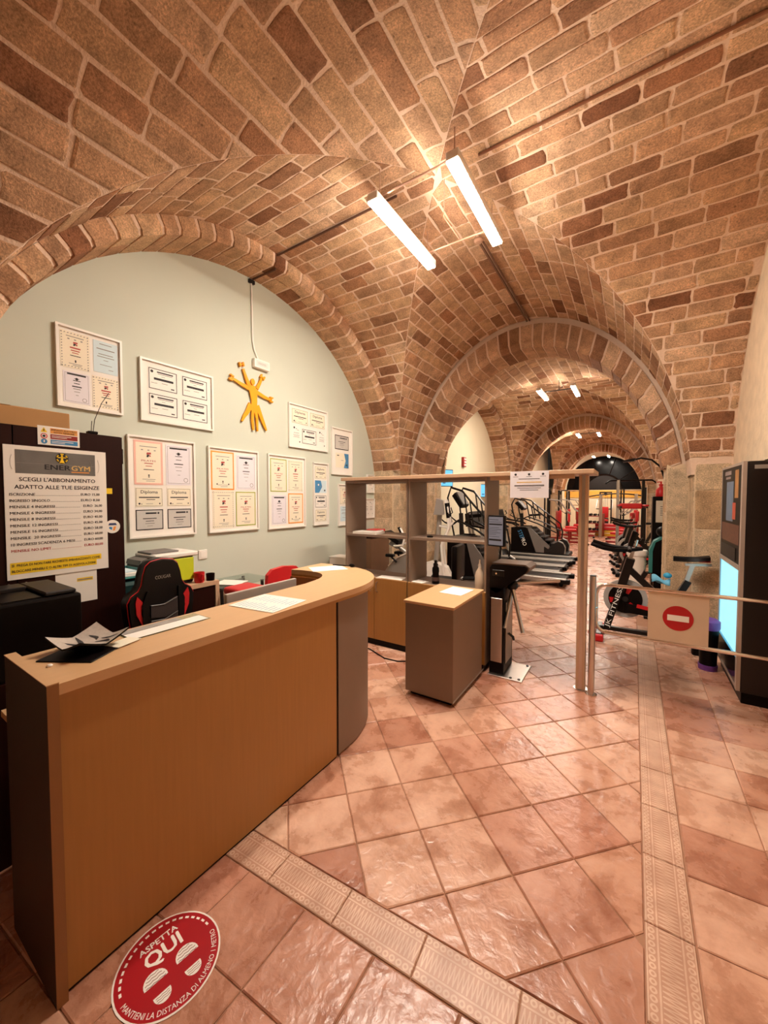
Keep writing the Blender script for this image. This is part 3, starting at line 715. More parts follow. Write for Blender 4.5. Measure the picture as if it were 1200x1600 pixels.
unit(-2.745, 'shelving unit standing nearest the green wall, with a gym bike behind it'); unit(-1.925, 'shelving unit with bottles, standing between its twin and the screen')
tb = thing('top_board', 'long beech board lying across the shelving and reaching the tall post', 'board', (-2.78, 3.40, 1.791))
M().rbox(0, 2.52, -.02, .42, 0, .035, .003, 1).make('board', MT['wood_post'], tb)
M().box(1.70, 2.38, .0, .03, -.035, -.0005).make('batten', MT['wood_post'], tb)
# objects on the shelves
def sheets(name, label, x, y, z, w, d, n=1, rz=0.0, m=None, group=None):
    t = M().rbox(-w/2, w/2, -d/2, d/2, 0, .0016*n, .0004, 1).make(name, m or MT['paper']); t.location = (x, y, z); t.rotation_euler = (0, 0, rz); return tag(t, label, 'paper', group)
sheets('paper_stack', 'stack of white paper on the left unit\'s middle shelf', -2.50, 3.53, 1.20, .30, .2, 16, .04)
sheets('paper_sheet', 'loose white sheets on the left unit\'s lowest shelf', -2.18, 3.50, .735, .30, .16, 3, .15)
sheets('paper_sheet', 'white leaflet beside the dark bottle on the shelf', -1.83, 3.50, .735, .14, .12, 3, -.2)
o = M().lathe([(.0, 0), (.03, 0), (.033, .004), (.033, .012), (.02, .017), (.0, .017)], n=20).make('black_disc', MT['black'], smooth=True); o.location = (-1.73, 3.52, 1.20); tag(o, 'small flat black disc on the middle shelf', 'disc')
bt = thing('spray_bottle', 'dark speckled drink bottle on the lowest shelf', 'bottle', (-1.665, 3.52, .735))
M().lathe([(.0, 0), (.036, 0), (.038, .008), (.036, .07), (.032, .10), (.036, .13), (.034, .16), (.022, .175), (.022, .18)], n=20).make('body', MT['black'], bt, smooth=True)
M().lathe([(.024, .178), (.025, .2), (.015, .21), (.014, .235), (.0, .24)], n=16).make('cap', MT['black_m'], bt, smooth=True)
M().lathe([(.0385, .03), (.0388, .032), (.0372, .066), (.0368, .068)], n=20).make('printed_band', mat('speckled_label', '#5a4440', .5, var=.8, scale=60), bt, smooth=True)
bt = thing('cleaning_bottle', 'cloudy beige cleaning bottle with a pointed cap on the lowest shelf', 'bottle', (-1.20, 3.50, .735))
M().lathe([(.0, 0), (.043, 0), (.046, .01), (.045, .13), (.036, .17), (.02, .2), (.016, .215)], n=20).make('body', mat('cloudy_plastic', '#d3bfa8', .4), bt, smooth=True)
M().lathe([(.018, .213), (.018, .235), (.009, .25), (.006, .285), (.0, .286)], n=14).make('cap', MT['paper'], bt, smooth=True)
sheets('paper_sheet', 'white form on a dark clipboard corner, lying on the low cabinet top', -1.29, 3.16, .779, .21, .26, 2, -.08)
# ---- screen on the shelving's end
sc = thing('wall_screen', 'small tilted screen with grey text fixed to the shelving end', 'screen', (-1.02, 3.405, 1.17), -.22)
M().rbox(-.075, .085, -.02, .02, 0, .275, .006, 2).make('bezel', MT['black'], sc)
M().rect(-.064, .074, .012, .262, -.0206).make('display', MT['tv2'], sc)
m = M()
for k, (z, wd, h) in enumerate([(.235, .09, .004), (.215, .12, .003), (.19, .128, .012), (.165, .10, .003), (.15, .12, .003), (.135, .08, .003), (.12, .11, .003), (.105, .07, .003), (.085, .1, .003), (.05, .12, .016)]):
    m.rect(-.06, -.06+wd, z, z+h, -.0212)
m.make('display_text', MT['dgrey'], sc)
M().cyl((-.03, .02, .14), (-.085, .06, .14), .014, n=10).make('bracket', MT['black_m'], sc)
# ---- tripod turnstile
ts = thing('turnstile', 'black tripod turnstile with steel arms beside the low cabinet', 'turnstile', (-1.08, 3.42, 0))
M().rbox(0, .13, 0, .30, .012, .80, .008, 2).make('column', MT['black'], ts)
head = [(0, .78), (.06, .74), (.20, .86), (.315, .955), (.325, .99), (.30, 1.005), (.02, 1.0), (0, .97)]
M().prism(head, .0, .30, 'y').make('head', MT['black'], ts)
M().prism([(.02, 1.002), (.30, 1.007), (.328, .992), (.32, .965), (.205, .872), (.215, .868), (.335, .962), (.342, .996), (.305, 1.02), (.015, 1.014)], .02, .28, 'y').make('head_cover', mat('bronze_steel', '#7b6a5c', .35, metal=.7), ts)
M().rbox(.132, .138, .05, .25, .10, .66, .004, 1).make('side_panel', MT['silver'], ts)
M().rbox(.015, .115, -.006, -.0005, .12, .70, .002, 1).make('front_panel', MT['steel'], ts)
M().rbox(.025, .13, -.004, -.0006, .90, .955, .002, 1).make('reader', MT['black_m'], ts)
M().cyl((.06, -.012, .925), (.06, -.004, .925), .008, n=10).make('lock', MT['chrome'], ts)
M().ball((.165, .15, .80), (.05, .06, .05), 12, 8).make('hub', MT['black_m'], ts, smooth=True)
for p in (((.165, .13, .80), (.29, .02, .42)), ((.165, .17, .80), (.14, .0, .44)), ((.18, .16, .82), (.54, .30, .86))):
    M().tube([p[0], p[1]], .016, 10).make('arm', MT['steel'], ts, smooth=True)
M().rbox(-.0, .30, -.04, .34, .0, .012, .003, 1).make('base_plate', MT['steel'], ts)
for x, y in ((.27, -.015), (.27, .31), (.20, -.02)): M().cyl((x, y, .012), (x, y, .02), .012, n=6).make('bolt', MT['dgrey'], ts)
M().tube([(.14, .12, .36), (.18, .13, .33), (.18, .15, .30)], .012, 8).make('stop_pin', MT['dgrey'], ts)
# ---- tall post and gate post
tp = thing('tall_post', 'tall square beech-coloured post holding up the board', 'post', (-.345, 3.56, 0))
M().rbox(-.035, .035, -.035, .035, .004, 1.786, .003, 1).make('shaft', MT['wood_post'], tp)
M().box(-.012, .012, -.0375, -.0355, .006, 1.786).make('inset_strip', MT['steel'], tp)
M().cyl((0, 0, 0), (0, 0, .004), .055, n=20).make('foot_plate', MT['steel'], tp)
gp = thing('gate_post', 'short round steel gate post at the foot of the tall post', 'post', (-.262, 3.50, 0))
M().cyl((0, 0, .006), (0, 0, .97), .024, n=20).make('tube', MT['steel'], gp, smooth=True)
M().lathe([(0, .97), (.024, .97), (.022, .978), (0, .98)], n=20).make('cap', MT['dgrey'], gp, smooth=True)
M().lathe([(0, 0), (.045, 0), (.045, .006), (.027, .010)], n=24).make('flange', MT['chrome'], gp, smooth=True)
# ---- swing gate with no-entry sign
gt = thing('swing_gate', 'chrome tube swing gate carrying a no-entry sign', 'gate', (-.262, 3.58, 0), .0)
z0, z1, R_, X1_ = .505, .895, .085, 1.75
path = [(X1_, 0, z1), (.30, 0, z1)]+[(.02+R_-R_*math.sin(a), 0, z1-R_+R_*math.cos(a)) for a in [PI/2*i/6 for i in range(7)]]+[(.02+R_-R_*math.cos(a), 0, z0+R_-R_*math.sin(a)) for a in [PI/2*i/6 for i in range(7)]]+[(.30, 0, z0), (X1_, 0, z0)]
M().tube(path, .014, 12).make('frame', MT['chrome'], gt, smooth=True)
M().cyl((0, -.05, .70), (.022, 0, .70), .012, n=10).make('hinge', MT['chrome'], gt)
sg = M().rbox(.372, .735, -.004, .004, .51, .885, .001, 1).make('sign_plate', mat('beige_sign_plate', '#d3bba0', .5), gt)
m = M().disc(.556, .70, .093, -.0052, 40); m.make('red_disc', mat('no_entry_red', '#b40c12', .5), sg)
M().rect(.492, .622, .678, .722, -.0058).make('white_bar', MT['paper'], sg)
for x in (.385, .722):
    for z in (.505, .89): M().cyl((x, -.012, z), (x, -.004, z), .009, n=8).make('clip', MT['steel'], sg)
# ---- hanging notice on the board
hn = thing('hanging_notice', 'white printed notice hanging from the board over the passage', 'notice', (-.74, 3.372, 1.60))
M().box(-.155, .155, 0, .003, .0, .225).make('sheet', mat('cool_white_paper', '#e6e2e8', .6), hn)
m = M()
for k, x in enumerate((-.11, 0, .11)): m.disc(x, .198, .010, -.0006, 10); m.rect(x-.022, x+.022, .178, .181, -.0006)
for z, w_ in ((.158, .17), (.105, .24), (.098, .24), (.082, .19), (.065, .15)): m.rect(-w_/2, w_/2, z, z+.0042, -.0006)
m.make('print', MT['ink'], hn); M().rect(-.10, .10, .128, .136, -.0006).make('print', MT['gold_t'], hn)
# ---- vending machine in the niche of the right wall: its front faces the passage (-X)
vm = thing('vending_machine', 'tall black vending machine with a lit glass front, right of the gate', 'vending machine', (.70, 4.82, 0), -PI/2)
W, D, H = .86, .80, 1.88      # local x runs towards the viewer, front at local y = 0
M().rbox(0, W, .02, D, .09, H, .008, 2).make('body', mat('black_steel_case', '#0d0505', .35, var=.2), vm)
M().rbox(.02, W-.02, .03, D-.02, 0, .09, .004, 1).make('plinth', MT['black'], vm)
m = M(); m.box(0, .022, 0, .02, .10, H); m.box(W-.05, W, -.004, .02, .10, H); m.box(.022, W-.05, 0, .02, H-.02, H); m.box(.022, W-.05, 0, .02, .10, .125); m.box(.022, W-.05, -.006, .02, 1.035, 1.07)
m.make('front_frame', mat('aluminium_profile', '#b3a294', .4, metal=.3), vm)
M().box(.022, W-.05, .004, .02, 1.07, H-.02).make('poster_panel', MT['black'], vm)
m = M(); m.rect(.22, .50, 1.40, 1.74, .0035); m.make('poster_picture', mat('poster_blue', '#5f7690', .4, var=.5, scale=7), vm)
M().rect(.05, .74, 1.22, 1.38, .0032).make('poster_picture', mat('coffee_bean_print', '#5c3022', .4, var=.95, scale=30), vm)
M().rect(.55, .68, 1.60, 1.83, .0032).make('poster_picture', mat('poster_amber', '#a8733a', .4, var=.6, scale=9), vm)
M().rect(.48, .60, 1.42, 1.56, .003).make('poster_picture', mat('poster_red', '#b8432c', .4, var=.5, scale=9), vm)
m = M(); m.rect(.14, .40, 1.80, 1.835, .0025); m.rect(.18, .38, 1.765, 1.785, .0025); m.make('poster_picture', mat('poster_heading', '#8a7d7d', .4, var=.8, scale=25), vm)
M().box(.06, .66, -.002, .004, 1.085, 1.19).make('delivery_hatch', MT['dgrey'], vm)
M().box(.05, W-.075, .007, .02, .352, 1.03).make('lit_interior', MT['vend_lit'], vm)
m = M(); m.box(.022, .05, .006, .05, .33, 1.03); m.box(W-.075, W-.05, .006, .05, .33, 1.03); m.box(.03, W-.06, .006, .05, .33, .352); m.make('lit_reveal', MT['vend_lit2'], vm)
M().rect(.022, W-.05, .33, 1.035, .003).make('glass_front', glass_mat('vending_glass', refl=.12), vm)
M().box(.022, W-.05, .003, .02, .125, .33).make('kick_panel', mat('glossy_black_panel', '#160a0a', .15), vm)
M().box(W+.0005, W+.002, .06, .16, 1.82, 1.85).make('rating_plate', MT['silver'], vm)
for x in (.06, W-.06): M().cyl((x, .1, 0), (x, .1, .09), .025, n=10).make('foot', MT['black'], vm)
# ================================================================== things on the sage wall (facing +X: local x = world Y)
R90 = PI/2
GLASS = MT['glass']
def pframe(label, y0, y1, z0, z1, docs, matt='white', name='certificate_frame'):
    """white frame with a backing sheet, documents (x,z,w,h fractions of the inside), glass"""
    W, H = y1-y0, z1-z0
    t = thing(name, label, 'frame', (XWALL, y0, z0), R90, group='framed certificates on the green wall')
    b = .016
    m = M(); m.box(0, W, -.028, -.001, 0, b); m.box(0, W, -.028, -.001, H-b, H); m.box(0, b, -.028, -.001, b, H-b); m.box(W-b, W, -.028, -.001, b, H-b)
    m.make('frame_moulding', MT['white'], t)
    M().box(b, W-b, -.010, -.0015, b, H-b).make('backing', MT['paper'], t)
    for kind, fx, fz, fw, fh in docs:
        x, z, w_, h = b+fx*(W-2*b), b+fz*(H-2*b), fw*(W-2*b), fh*(H-2*b); doc(t, kind, x, z, w_, h)
    M().rect(b, W-b, b, H-b, -.0195).make('glass_pane', GLASS, t)
    return t
def doc(t, kind, x, z, w, h):
    base = {'or': 'paper_y', 'gr': 'paper_y', 'ro': 'paper_y', 'or2': 'paper_y', 'iv': 'paper_y', 'li': 'paper_l', 'di': 'paper_y', 'bk': 'paper', 'bl': 'paper_b', 'bw': 'paper_b', 'bx': 'paper_y', 'si': 'grey_doc', 'mu': 'paper'}[kind]
    if base == 'grey_doc' and base not in MT: MT[base] = mat('silver_paper', '#c9c4bd', .6, var=.06)
    p = M().box(x, x+w, -.0125, -.0105, z, z+h).make('certificate', MT[base], t)
    y = -.0129; c = x+w/2; mats = [MT['ink'], MT['ink_r'], MT['ink_g'], MT['gold_t']]
    m = M(); rn = random.Random(int(x*991+z*577+h*13))
    edge = {'or': 'ink_o', 'gr': 'ink_gr', 'ro': 'ink_p', 'bk': 'ink', 'si': 'ink', 'di': 'ink'}.get(kind)
    if edge:
        th = {'or': .055, 'gr': .045, 'ro': .07, 'bk': .03, 'si': .045, 'di': .012}[kind]*w*(1 if w < h else .8)
        in_ = 0 if kind in ('or', 'gr', 'ro', 'si') else .025*w
        M().ringrect(x+in_, x+w-in_, z+in_, z+h-in_, th, y).make('border_print', MT[edge], p)
    def line(zz, wd, th=.004, mi=0, xo=0):
        th *= 1.4; m.rect(c-wd*w/2+xo*w, c+wd*w/2+xo*w, z+zz*h, z+zz*h+th, y, mi)
    if kind in ('or', 'gr', 'ro', 'iv', 'or2'):
        if kind in ('iv', 'or2'):                       # scrolled border of little marks
            n = max(8, int(h/.02))
            for k in range(n):
                for xx in (x+.05*w, x+.93*w): m.add([(xx-.004, y, z+h*k/n), (xx+.006, y, z+h*(k+.3)/n), (xx-.001, y, z+h*(k+.6)/n)], [(0, 1, 2)], 2)
            n = max(6, int(w/.02))
            for k in range(n):
                for zz in (z+.04*h, z+.95*h): m.add([(x+w*k/n, y, zz-.004), (x+w*(k+.4)/n, y, zz+.006), (x+w*(k+.7)/n, y, zz)], [(0, 1, 2)], 2)
        line(.86, .6, .004, 2)
        for xo in (-.22, 0, .22): line(.78, .07, .006, 2, xo)
        m.add([(c-.07*w, y, z+.69*h), (c+.09*w, y, z+.70*h), (c+.08*w, y, z+.74*h), (c-.06*w, y, z+.735*h)], [(0, 1, 2, 3)], 1)      # emblem
        m.add([(c-.07*w, y, z+.63*h), (c-.01*w, y, z+.63*h), (c+.04*w, y, z+.69*h), (c-.05*w, y, z+.69*h)], [(0, 1, 2, 3)], 0)
        m.disc(c+.05*w, z+.66*h, .012*w+.004, y, 8, 1)
        if kind in ('ro', 'or', 'gr'): m.text('PILATES', c, z+.53*h, .055*h, y, 1, 'CENTER', fit=.5*w, bold=.01)
        else: line(.55, .36, .007, 1)
        line(.48, .3, .005, 1); line(.42, .22, .004, 1); line(.34, .36, .004)
        m.disc(c, z+.22*h, .03*w, y, 10, 0); line(.17, .05, .006)
        line(.12, .45, .003, 2); line(.08, .3, .003, 2, .05)
        if kind == 'or': m.disc(c-.25*w, z+.15*h, .03*w, y, 8); m.disc(c+.25*w, z+.15*h, .03*w, y, 8)
    elif kind == 'li':
        M().ringrect(x+.06*w, x+.94*w, z+.04*h, z+.96*h, .012*w, y).make('border_print', MT['ink_g'], p)
        line(.9, .7, .010); m.disc(c, z+.79*h, .06*w, y, 12); m.rect(c-.10*w, c+.10*w, z+.785*h, z+.80*h, y, 0); line(.72, .28, .004); line(.63, .22, .004); line(.52, .36, .006); line(.45, .28, .004, 2); line(.36, .22, .003, 2); line(.25, .1, .003, 2)
        m.disc(c+.28*w, z+.13*h, .09*w, y, 14, 2, r2=.07*w)
    elif kind == 'di':
        m.text('Diploma', c, z+.70*h, .24*h, y, 0, 'CENTER', fit=.62*w, bold=.015); line(.46, .75, .007); line(.36, .32, .004, 0, .05)
        m.disc(x+.14*w, z+.16*h, .04*w, y, 6); m.disc(x+.22*w, z+.14*h, .02*w, y, 6); m.disc(x+.88*w, z+.16*h, .03*w, y, 6); line(.14, .25, .003, 2)
    elif kind == 'bk':
        m.disc(x+.13*w, z+.82*h, .05*w, y, 8); line(.80, .55, .008, 0, .07); line(.74, .5, .004, 2, .07); line(.64, .12, .003, 2)
        line(.46, .66, .014, 0, .02); line(.34, .2, .003, 2, .05); line(.30, .2, .003, 2, -.3); line(.15, .12, .007, 0, .32)
    elif kind == 'si':
        line(.78, .4, .01, 0, .05); m.disc(x+.82*w, z+.82*h, .04*w, y, 8); line(.54, .5, .005); line(.42, .3, .004); line(.3, .34, .004, 2); line(.18, .2, .003, 2)
    elif kind == 'bl':
        line(.9, .5, .004, 2); line(.74, .74, .005, 2); line(.58, .6, .004, 2); line(.5, .7, .004, 2); line(.4, .2, .003, 2); line(.25, .5, .003, 2); line(.12, .2, .003, 2, .2)
    elif kind in ('bw', 'bx'):
        if kind == 'bw': m.add([(x, y, z), (x+.35*w, y, z), (x+.62*w, y, z+.5*h), (x+.5*w, y, z+h), (x, y, z+h)], [(0, 1, 2, 3, 4)], 4); m.disc(x+.3*w, z+.65*h, .06*w, y-.0002, 10, 5)
        else: m.add([(x+.62*w, y, z), (x+w, y, z), (x+w, y, z+h), (x+.64*w, y, z+h), (x+.76*w, y, z+.5*h)], [(0, 1, 2, 3, 4)], 4); m.rect(x+.1*w, x+.25*w, z+.8*h, z+.86*h, y)
        m.disc(x+.84*w, z+.2*h, .06*w, y, 8, 0 if kind == 'bw' else 5); line(.5, .2, .004, 2)
    elif kind == 'mu':
        m.disc(x+.3*w, z+.88*h, .08*w, y, 7); m.disc(x+.5*w, z+.84*h, .04*w, y, 6); line(.76, .2, .004, 2, .15); line(.6, .5, .004, 2); line(.5, .62, .003, 2); line(.44, .5, .003, 2); line(.38, .6, .003, 2); m.disc(x+.82*w, z+.16*h, .06*w, y, 6)
    m.make('print', mats+[MT['ink_b'], MT['paper']], p, fix=False)
pframe('white frame of four certificates mounted highest and furthest left', 1.07, 1.50, 2.275, 2.875, [('iv', .03, .49, .46, .47), ('bl', .55, .52, .42, .43), ('li', .06, .04, .42, .40), ('iv', .52, .03, .46, .43)])
pframe('white frame of four black-bordered diplomas left of the amber figure', 1.635, 2.31, 2.265, 2.80, [('bk', .08, .53, .40, .38), ('bk', .54, .53, .40, .38), ('bk', .08, .09, .40, .38), ('bk', .54, .09, .40, .38)])
pframe('white frame with six documents, two of them headed Diploma, in the lower row', 1.525, 2.11, 1.255, 2.13, [('ro', .06, .525, .43, .45), ('li', .54, .53, .42, .43), ('di', .07, .30, .41, .195), ('di', .55, .30, .40, .195), ('si', .07, .06, .41, .21), ('si', .55, .06, .40, .21)])
pframe('white frame of four certificates directly below the amber figure, orange one top left', 2.245, 2.85, 1.25, 2.115, [('or', .03, .50, .46, .47), ('li', .54, .51, .43, .44), ('iv', .05, .03, .44, .46), ('gr', .52, .04, .44, .44)])
pframe('white frame of four certificates with an olive-bordered one top left', 2.985, 3.585, 1.235, 2.112, [('gr', .04, .50, .44, .46), ('iv', .53, .51, .42, .45), ('li', .07, .04, .40, .41), ('or', .52, .04, .44, .44)])
pframe('white frame with two ivory and three white documents, right of the amber figure', 3.31, 4.015, 2.225, 2.765, [('di', .06, .56, .42, .36), ('di', .53, .56, .42, .36), ('mu', .04, .05, .26, .46), ('bk', .31, .09, .40, .38), ('mu', .73, .05, .25, .46)])
pframe('tall narrow white frame with a blue sheet among its four documents', 3.73, 4.03, 1.235, 2.07, [('di', .08, .75, .84, .21), ('bw', .08, .52, .84, .205), ('bk', .08, .27, .84, .21), ('di', .10, .04, .82, .20)])
pframe('white frame with a slate-bordered certificate above a blue and cream sheet', 4.10, 4.56, 1.93, 2.59, [('si', .14, .55, .72, .32), ('bx', .18, .14, .68, .33)])
pframe('white frame partly hidden by the shelving\'s left edge', 4.24, 4.75, 1.20, 1.80, [('iv', .05, .51, .45, .44), ('iv', .56, .51, .4, .44), ('bl', .07, .08, .42, .38), ('li', .56, .08, .4, .38)])
pframe('small white frame near the stone pier, just below the board', 4.95, 5.14, 1.68, 1.97, [('mu', .1, .08, .8, .84)])
pframe('lowest white frame near the stone pier, seen through the shelving', 4.86, 5.15, 1.28, 1.59, [('mu', .05, .05, .45, .9), ('mu', .5, .05, .45, .9)])
# ---- amber figure with four arms and four legs, dumbbells in the hands
fg = thing('amber_figure', 'amber cut-out figure with four arms and four legs on the green wall', 'wall emblem', (XWALL, 2.795, 2.34), R90)
def zpt(zx, zy):                                     # traced proportions -> metres, origin at the feet centre
    return ((zx-322)/172.0*.42, (665-zy)/350.0*.70)
def limb(m, pts, ws, y0=-.03, y1=-.012):
    P = [Vector(zpt(*p)) for p in pts]; a = []; b = []
    for i, p in enumerate(P):
        d = (P[min(i+1, len(P)-1)]-P[max(i-1, 0)]).normalized(); nn = Vector((-d.y, d.x)); a.append(p+nn*ws[i]); b.append(p-nn*ws[i])
    m.prism([tuple(q) for q in a]+[tuple(q) for q in reversed(b)], y0, y1, 'y')
m = M()
limb(m, [(318, 420), (318, 445), (322, 470), (325, 505), (322, 540), (322, 565)], [.026, .050, .046, .036, .040, .030])
hd = zpt(318, 400); m.prism([(hd[0]+.026*math.cos(2*PI*i/14), hd[1]+.036*math.sin(2*PI*i/14)) for i in range(14)], -.03, -.012, 'y')
M_ = m
M_.make('torso', MT['amber'], fg)
for nm, pts, ws in (('arm', [(300, 430), (282, 385), (268, 345)], [.022, .016, .012]), ('arm', [(340, 430), (357, 395), (366, 365)], [.022, .016, .012]),
                    ('arm', [(305, 442), (255, 428), (212, 412)], [.022, .017, .012]), ('arm', [(335, 448), (380, 465), (416, 472)], [.022, .017, .012]),
                    ('leg', [(308, 525), (284, 575), (270, 598), (258, 625)], [.034, .022, .017, .009]), ('leg', [(318, 545), (313, 600), (316, 635), (318, 662)], [.022, .015, .013, .009]),
                    ('leg', [(330, 545), (339, 600), (339, 635), (341, 664)], [.022, .015, .013, .009]), ('leg', [(338, 525), (362, 580), (378, 620), (392, 652)], [.034, .022, .017, .009])):
    m = M(); limb(m, pts, ws, -.0298 if nm == 'arm' else -.0296); m.make(nm, MT['amber'], fg)
for (a, b, r) in ((252, 325, .3), (372, 358, -.5), (208, 410, 1.2), (422, 470, 1.5)):
    m = M(); c = zpt(a+8 if a < 260 and b < 350 else a, b)
    for s in (-1, 1): m.prism([(c[0]+s*.022*math.cos(r)+dx*math.cos(r)-dz*math.sin(r), c[1]+s*.022*math.sin(r)+dx*math.sin(r)+dz*math.cos(r)) for dx, dz in ((-.008,-.022),(.008,-.022),(.008,.022),(-.008,.022))], -.036, -.010, 'y')
    m.prism([(c[0]+dx*math.cos(r)-dz*math.sin(r), c[1]+dx*math.sin(r)+dz*math.cos(r)) for dx, dz in ((-.02,-.007),(.02,-.007),(.02,.007),(-.02,.007))], -.0295, -.013, 'y'); m.make('dumbbell', MT['amber'], fg)
m = M()
for dz in (.2, .5): m.cyl((0, -.012, dz), (0, 0, dz), .012, n=8)
m.make('spacer', MT['steel'], fg)
# ---- emergency light and its conduit
el = thing('emergency_light', 'small white emergency light box above the amber figure', 'light', (XWALL, 2.90, 3.035), R90)
M().rbox(-.105, .105, -.05, -.001, 0, .10, .008, 2).make('housing', MT['white'], el)
M().rect(-.085, .085, .02, .08, -.0506).make('diffuser', mat('milky_diffuser', '#d9d4cc', .4), el)
m = M()
for z in (.042, .055): m.rect(-.06, .05, z, z+.004, -.0512)
m.make('print', MT['ink_g'], el)
cdt = thing('conduit', 'thin conduit dropping down the green wall to the emergency light', 'conduit', (XWALL, 2.80, 3.13), R90)
M().tube([(.07, -.012, .006), (.02, -.012, .10), (0, -.012, .20), (-.01, -.012, .84)], .009, 8).make('tube', MT['white'], cdt, smooth=True)
M().rbox(-.045, .03, -.03, -.001, .80, .84, .004, 1).make('end_box', MT['dgrey'], cdt)
# wall outlet above the desk
ol = thing('wall_switch', 'white switch plate on the green wall above the sideboard', 'switch', (XWALL, 2.18, 1.0), R90)
M().rbox(-.045, .045, -.014, -.001, 0, .09, .004, 1).make('plate', MT['white'], ol)
M().rbox(-.028, .028, -.018, -.0142, .015, .075, .002, 1).make('rocker', MT['paper'], ol)
# ================================================================== dark cupboard with the price board
XCUP = -2.75
cb = thing('tall_cupboard', 'tall dark wenge cupboard carrying the price board', 'cupboard', (XCUP, .12, 0), R90)
M().rbox(0, 1.04, .022, .74, .06, 1.99, .003, 1).make('carcass', MT['dark_wood'], cb)
M().box(.03, 1.01, .03, .72, 0, .06).make('plinth', MT['black'], cb)
for k in range(2):
    d = M().box(.003+.52*k, .517+.52*k, 0, .02, .07, 1.985).make('door', MT['dark_wood'], cb)
    M().tube([(.485+.07*k, 0, 1.0), (.485+.07*k, -.03, 1.01), (.485+.07*k, -.03, 1.13), (.485+.07*k, 0, 1.14)], .006, 8).make('handle', MT['steel'], d, smooth=True)
M().rbox(1.0415, 1.065, .05, .09, 1.82, 1.92, .004, 1).make('hinge_block', MT['black'], cb)
# price board; local x from Y=.58, z from 1.165
PY0, PZ0, PW, PH = .60, 1.165, .462, .715
pb = thing('price_board', 'white price list board with the gym logo on the dark cupboard', 'sign', (XCUP-.004, PY0, PZ0), R90)
M().box(0, PW, -.010, -.0045, 0, PH).make('board', MT['paper'], pb)
hb = M().rect(.045, .405, PH-.148, PH-.022, -.0106).make('header', mat('slate_print', '#6a6661', .6, var=.35, scale=9), pb)
m = M()
for r in (.16, .20): m.tube([(.225+r*math.cos(a), -.0108, PH-.09+.35*r*math.sin(a)*2) for a in [(-.28+.56*i/10)+q for q in (0,) for i in range(11)]], .0006, 4); m.tube([(.225-r*math.cos(a), -.0108, PH-.09+.35*r*math.sin(a)*2) for a in [(-.28+.56*i/10) for i in range(11)]], .0006, 4)
m.rect(.05, .40, PH-.093, PH-.0915, -.0108); m.make('header_lines', MT['ink_g'], hb)
m = M().disc(.245, PH-.055, .030, -.0109, 24); m.make('logo_disc', MT['ink'], hb)
m = M(); yy = -.0112
for a in range(6): 
    t = a*PI/3+PI/6; m.tube([(.245+.024*math.cos(t+q), yy, PH-.055+.024*math.sin(t+q)) for q in (-.3, 0, .3)], .0035, 4)
c0 = (.245, PH-.055)
m.disc(c0[0], c0[1]+.016, .005, yy-.0002, 8); m.rect(c0[0]-.005, c0[0]+.005, c0[1]-.012, c0[1]+.012, yy-.0002); m.rect(c0[0]-.018, c0[0]+.018, c0[1]+.002, c0[1]+.007, yy-.0002)
m.add([(c0[0]-.006, yy, c0[1]-.01), (c0[0]+.006, yy, c0[1]-.01), (c0[0]+.013, yy, c0[1]-.028), (c0[0]-.013, yy, c0[1]-.028)], [(0, 1, 2, 3)])
m.make('logo_figure', MT['yellow'], hb)
M().text('ENER', .166, PH-.122, .040, -.0112, fit=.118, bold=.05).make('lettering', MT['ink'], hb)
M().text('GYM', .287, PH-.122, .040, -.0112, fit=.092, bold=.05).make('lettering', MT['gold_t'], hb)
M().rect(.287, .374, PH-.1335, PH-.1285, -.0112).make('lettering', MT['ink_o'], hb)
M().text("SCEGLI L'ABBONAMENTO", PW/2, PH-.190, .030, -.0106, align='CENTER', fit=.345, bold=.04).make('lettering', MT['ink'], pb)
M().text('ADATTO ALLE TUE ESIGENZE', PW/2, PH-.231, .030, -.0106, align='CENTER', fit=.385, bold=.04).make('lettering', MT['ink'], pb)
rows = [('ISCRIZIONE', '15,00'), ('INGRESSO SINGOLO', '8,00'), ('MENSILE 4 INGRESSI', ' 26,00'), ('MENSILE 6 INGRESSI', '34,00'), ('MENSILE 8 INGRESSI', '40,00'), ('MENSILE 12 INGRESSI', '45,00'),
        ('MENSILE 16 INGRESSI', '58,00'), ('MENSILE  20 INGRESSI', '68,00'), ('10 INGRESSI SCADENZA 6 MESI', '60,00'), ('MENSILE NO LIMIT', '80,00')]
for k, (a, b) in enumerate(rows):
    z = PH-.268-.0335*k; w1 = .0098*len(a)*(1.06 if k != 8 else 1.04); m = M()
    for dx, dy in ((0, 0), (.0009, .0002)): m.text(a, .018+dx, z+dy, .0205, -.0106-dx*.25, fit=w1); m.text('EURO '+b, (.435 if k > 1 else .424)+dx, z+.001+dy, .0205, -.0106-dx*.25, align='RIGHT', fit=.095)
    x = .022+w1
    while x < .325: m.rect(x, x+.0022, z, z+.0022, -.0106); x += .0045
    m.make('price_line', MT['ink'] if k < 9 else MT['ink_r'], pb)
M().add([(.012, -.0106, .028), (.40, -.0106, .030), (.40, -.0106, .062), (.425, -.0106, .062), (.425, -.0106, .094), (.012, -.0106, .090)], [(0, 1, 2, 3, 4, 5)]).make('highlight', MT['yellow'], pb)
m = M(); m.text('SI  PREGA DI NON FARE RICHIESTE IMBARAZZANTI COME', .018, .068, .019, -.0111, fit=.40, bold=.035); m.text('BLOCCARE MENSILI E O ALTRI TIPI DI AGEVOLAZIONI', .018, .038, .019, -.0111, fit=.375, bold=.035)
m.make('lettering', MT['ink'], pb)
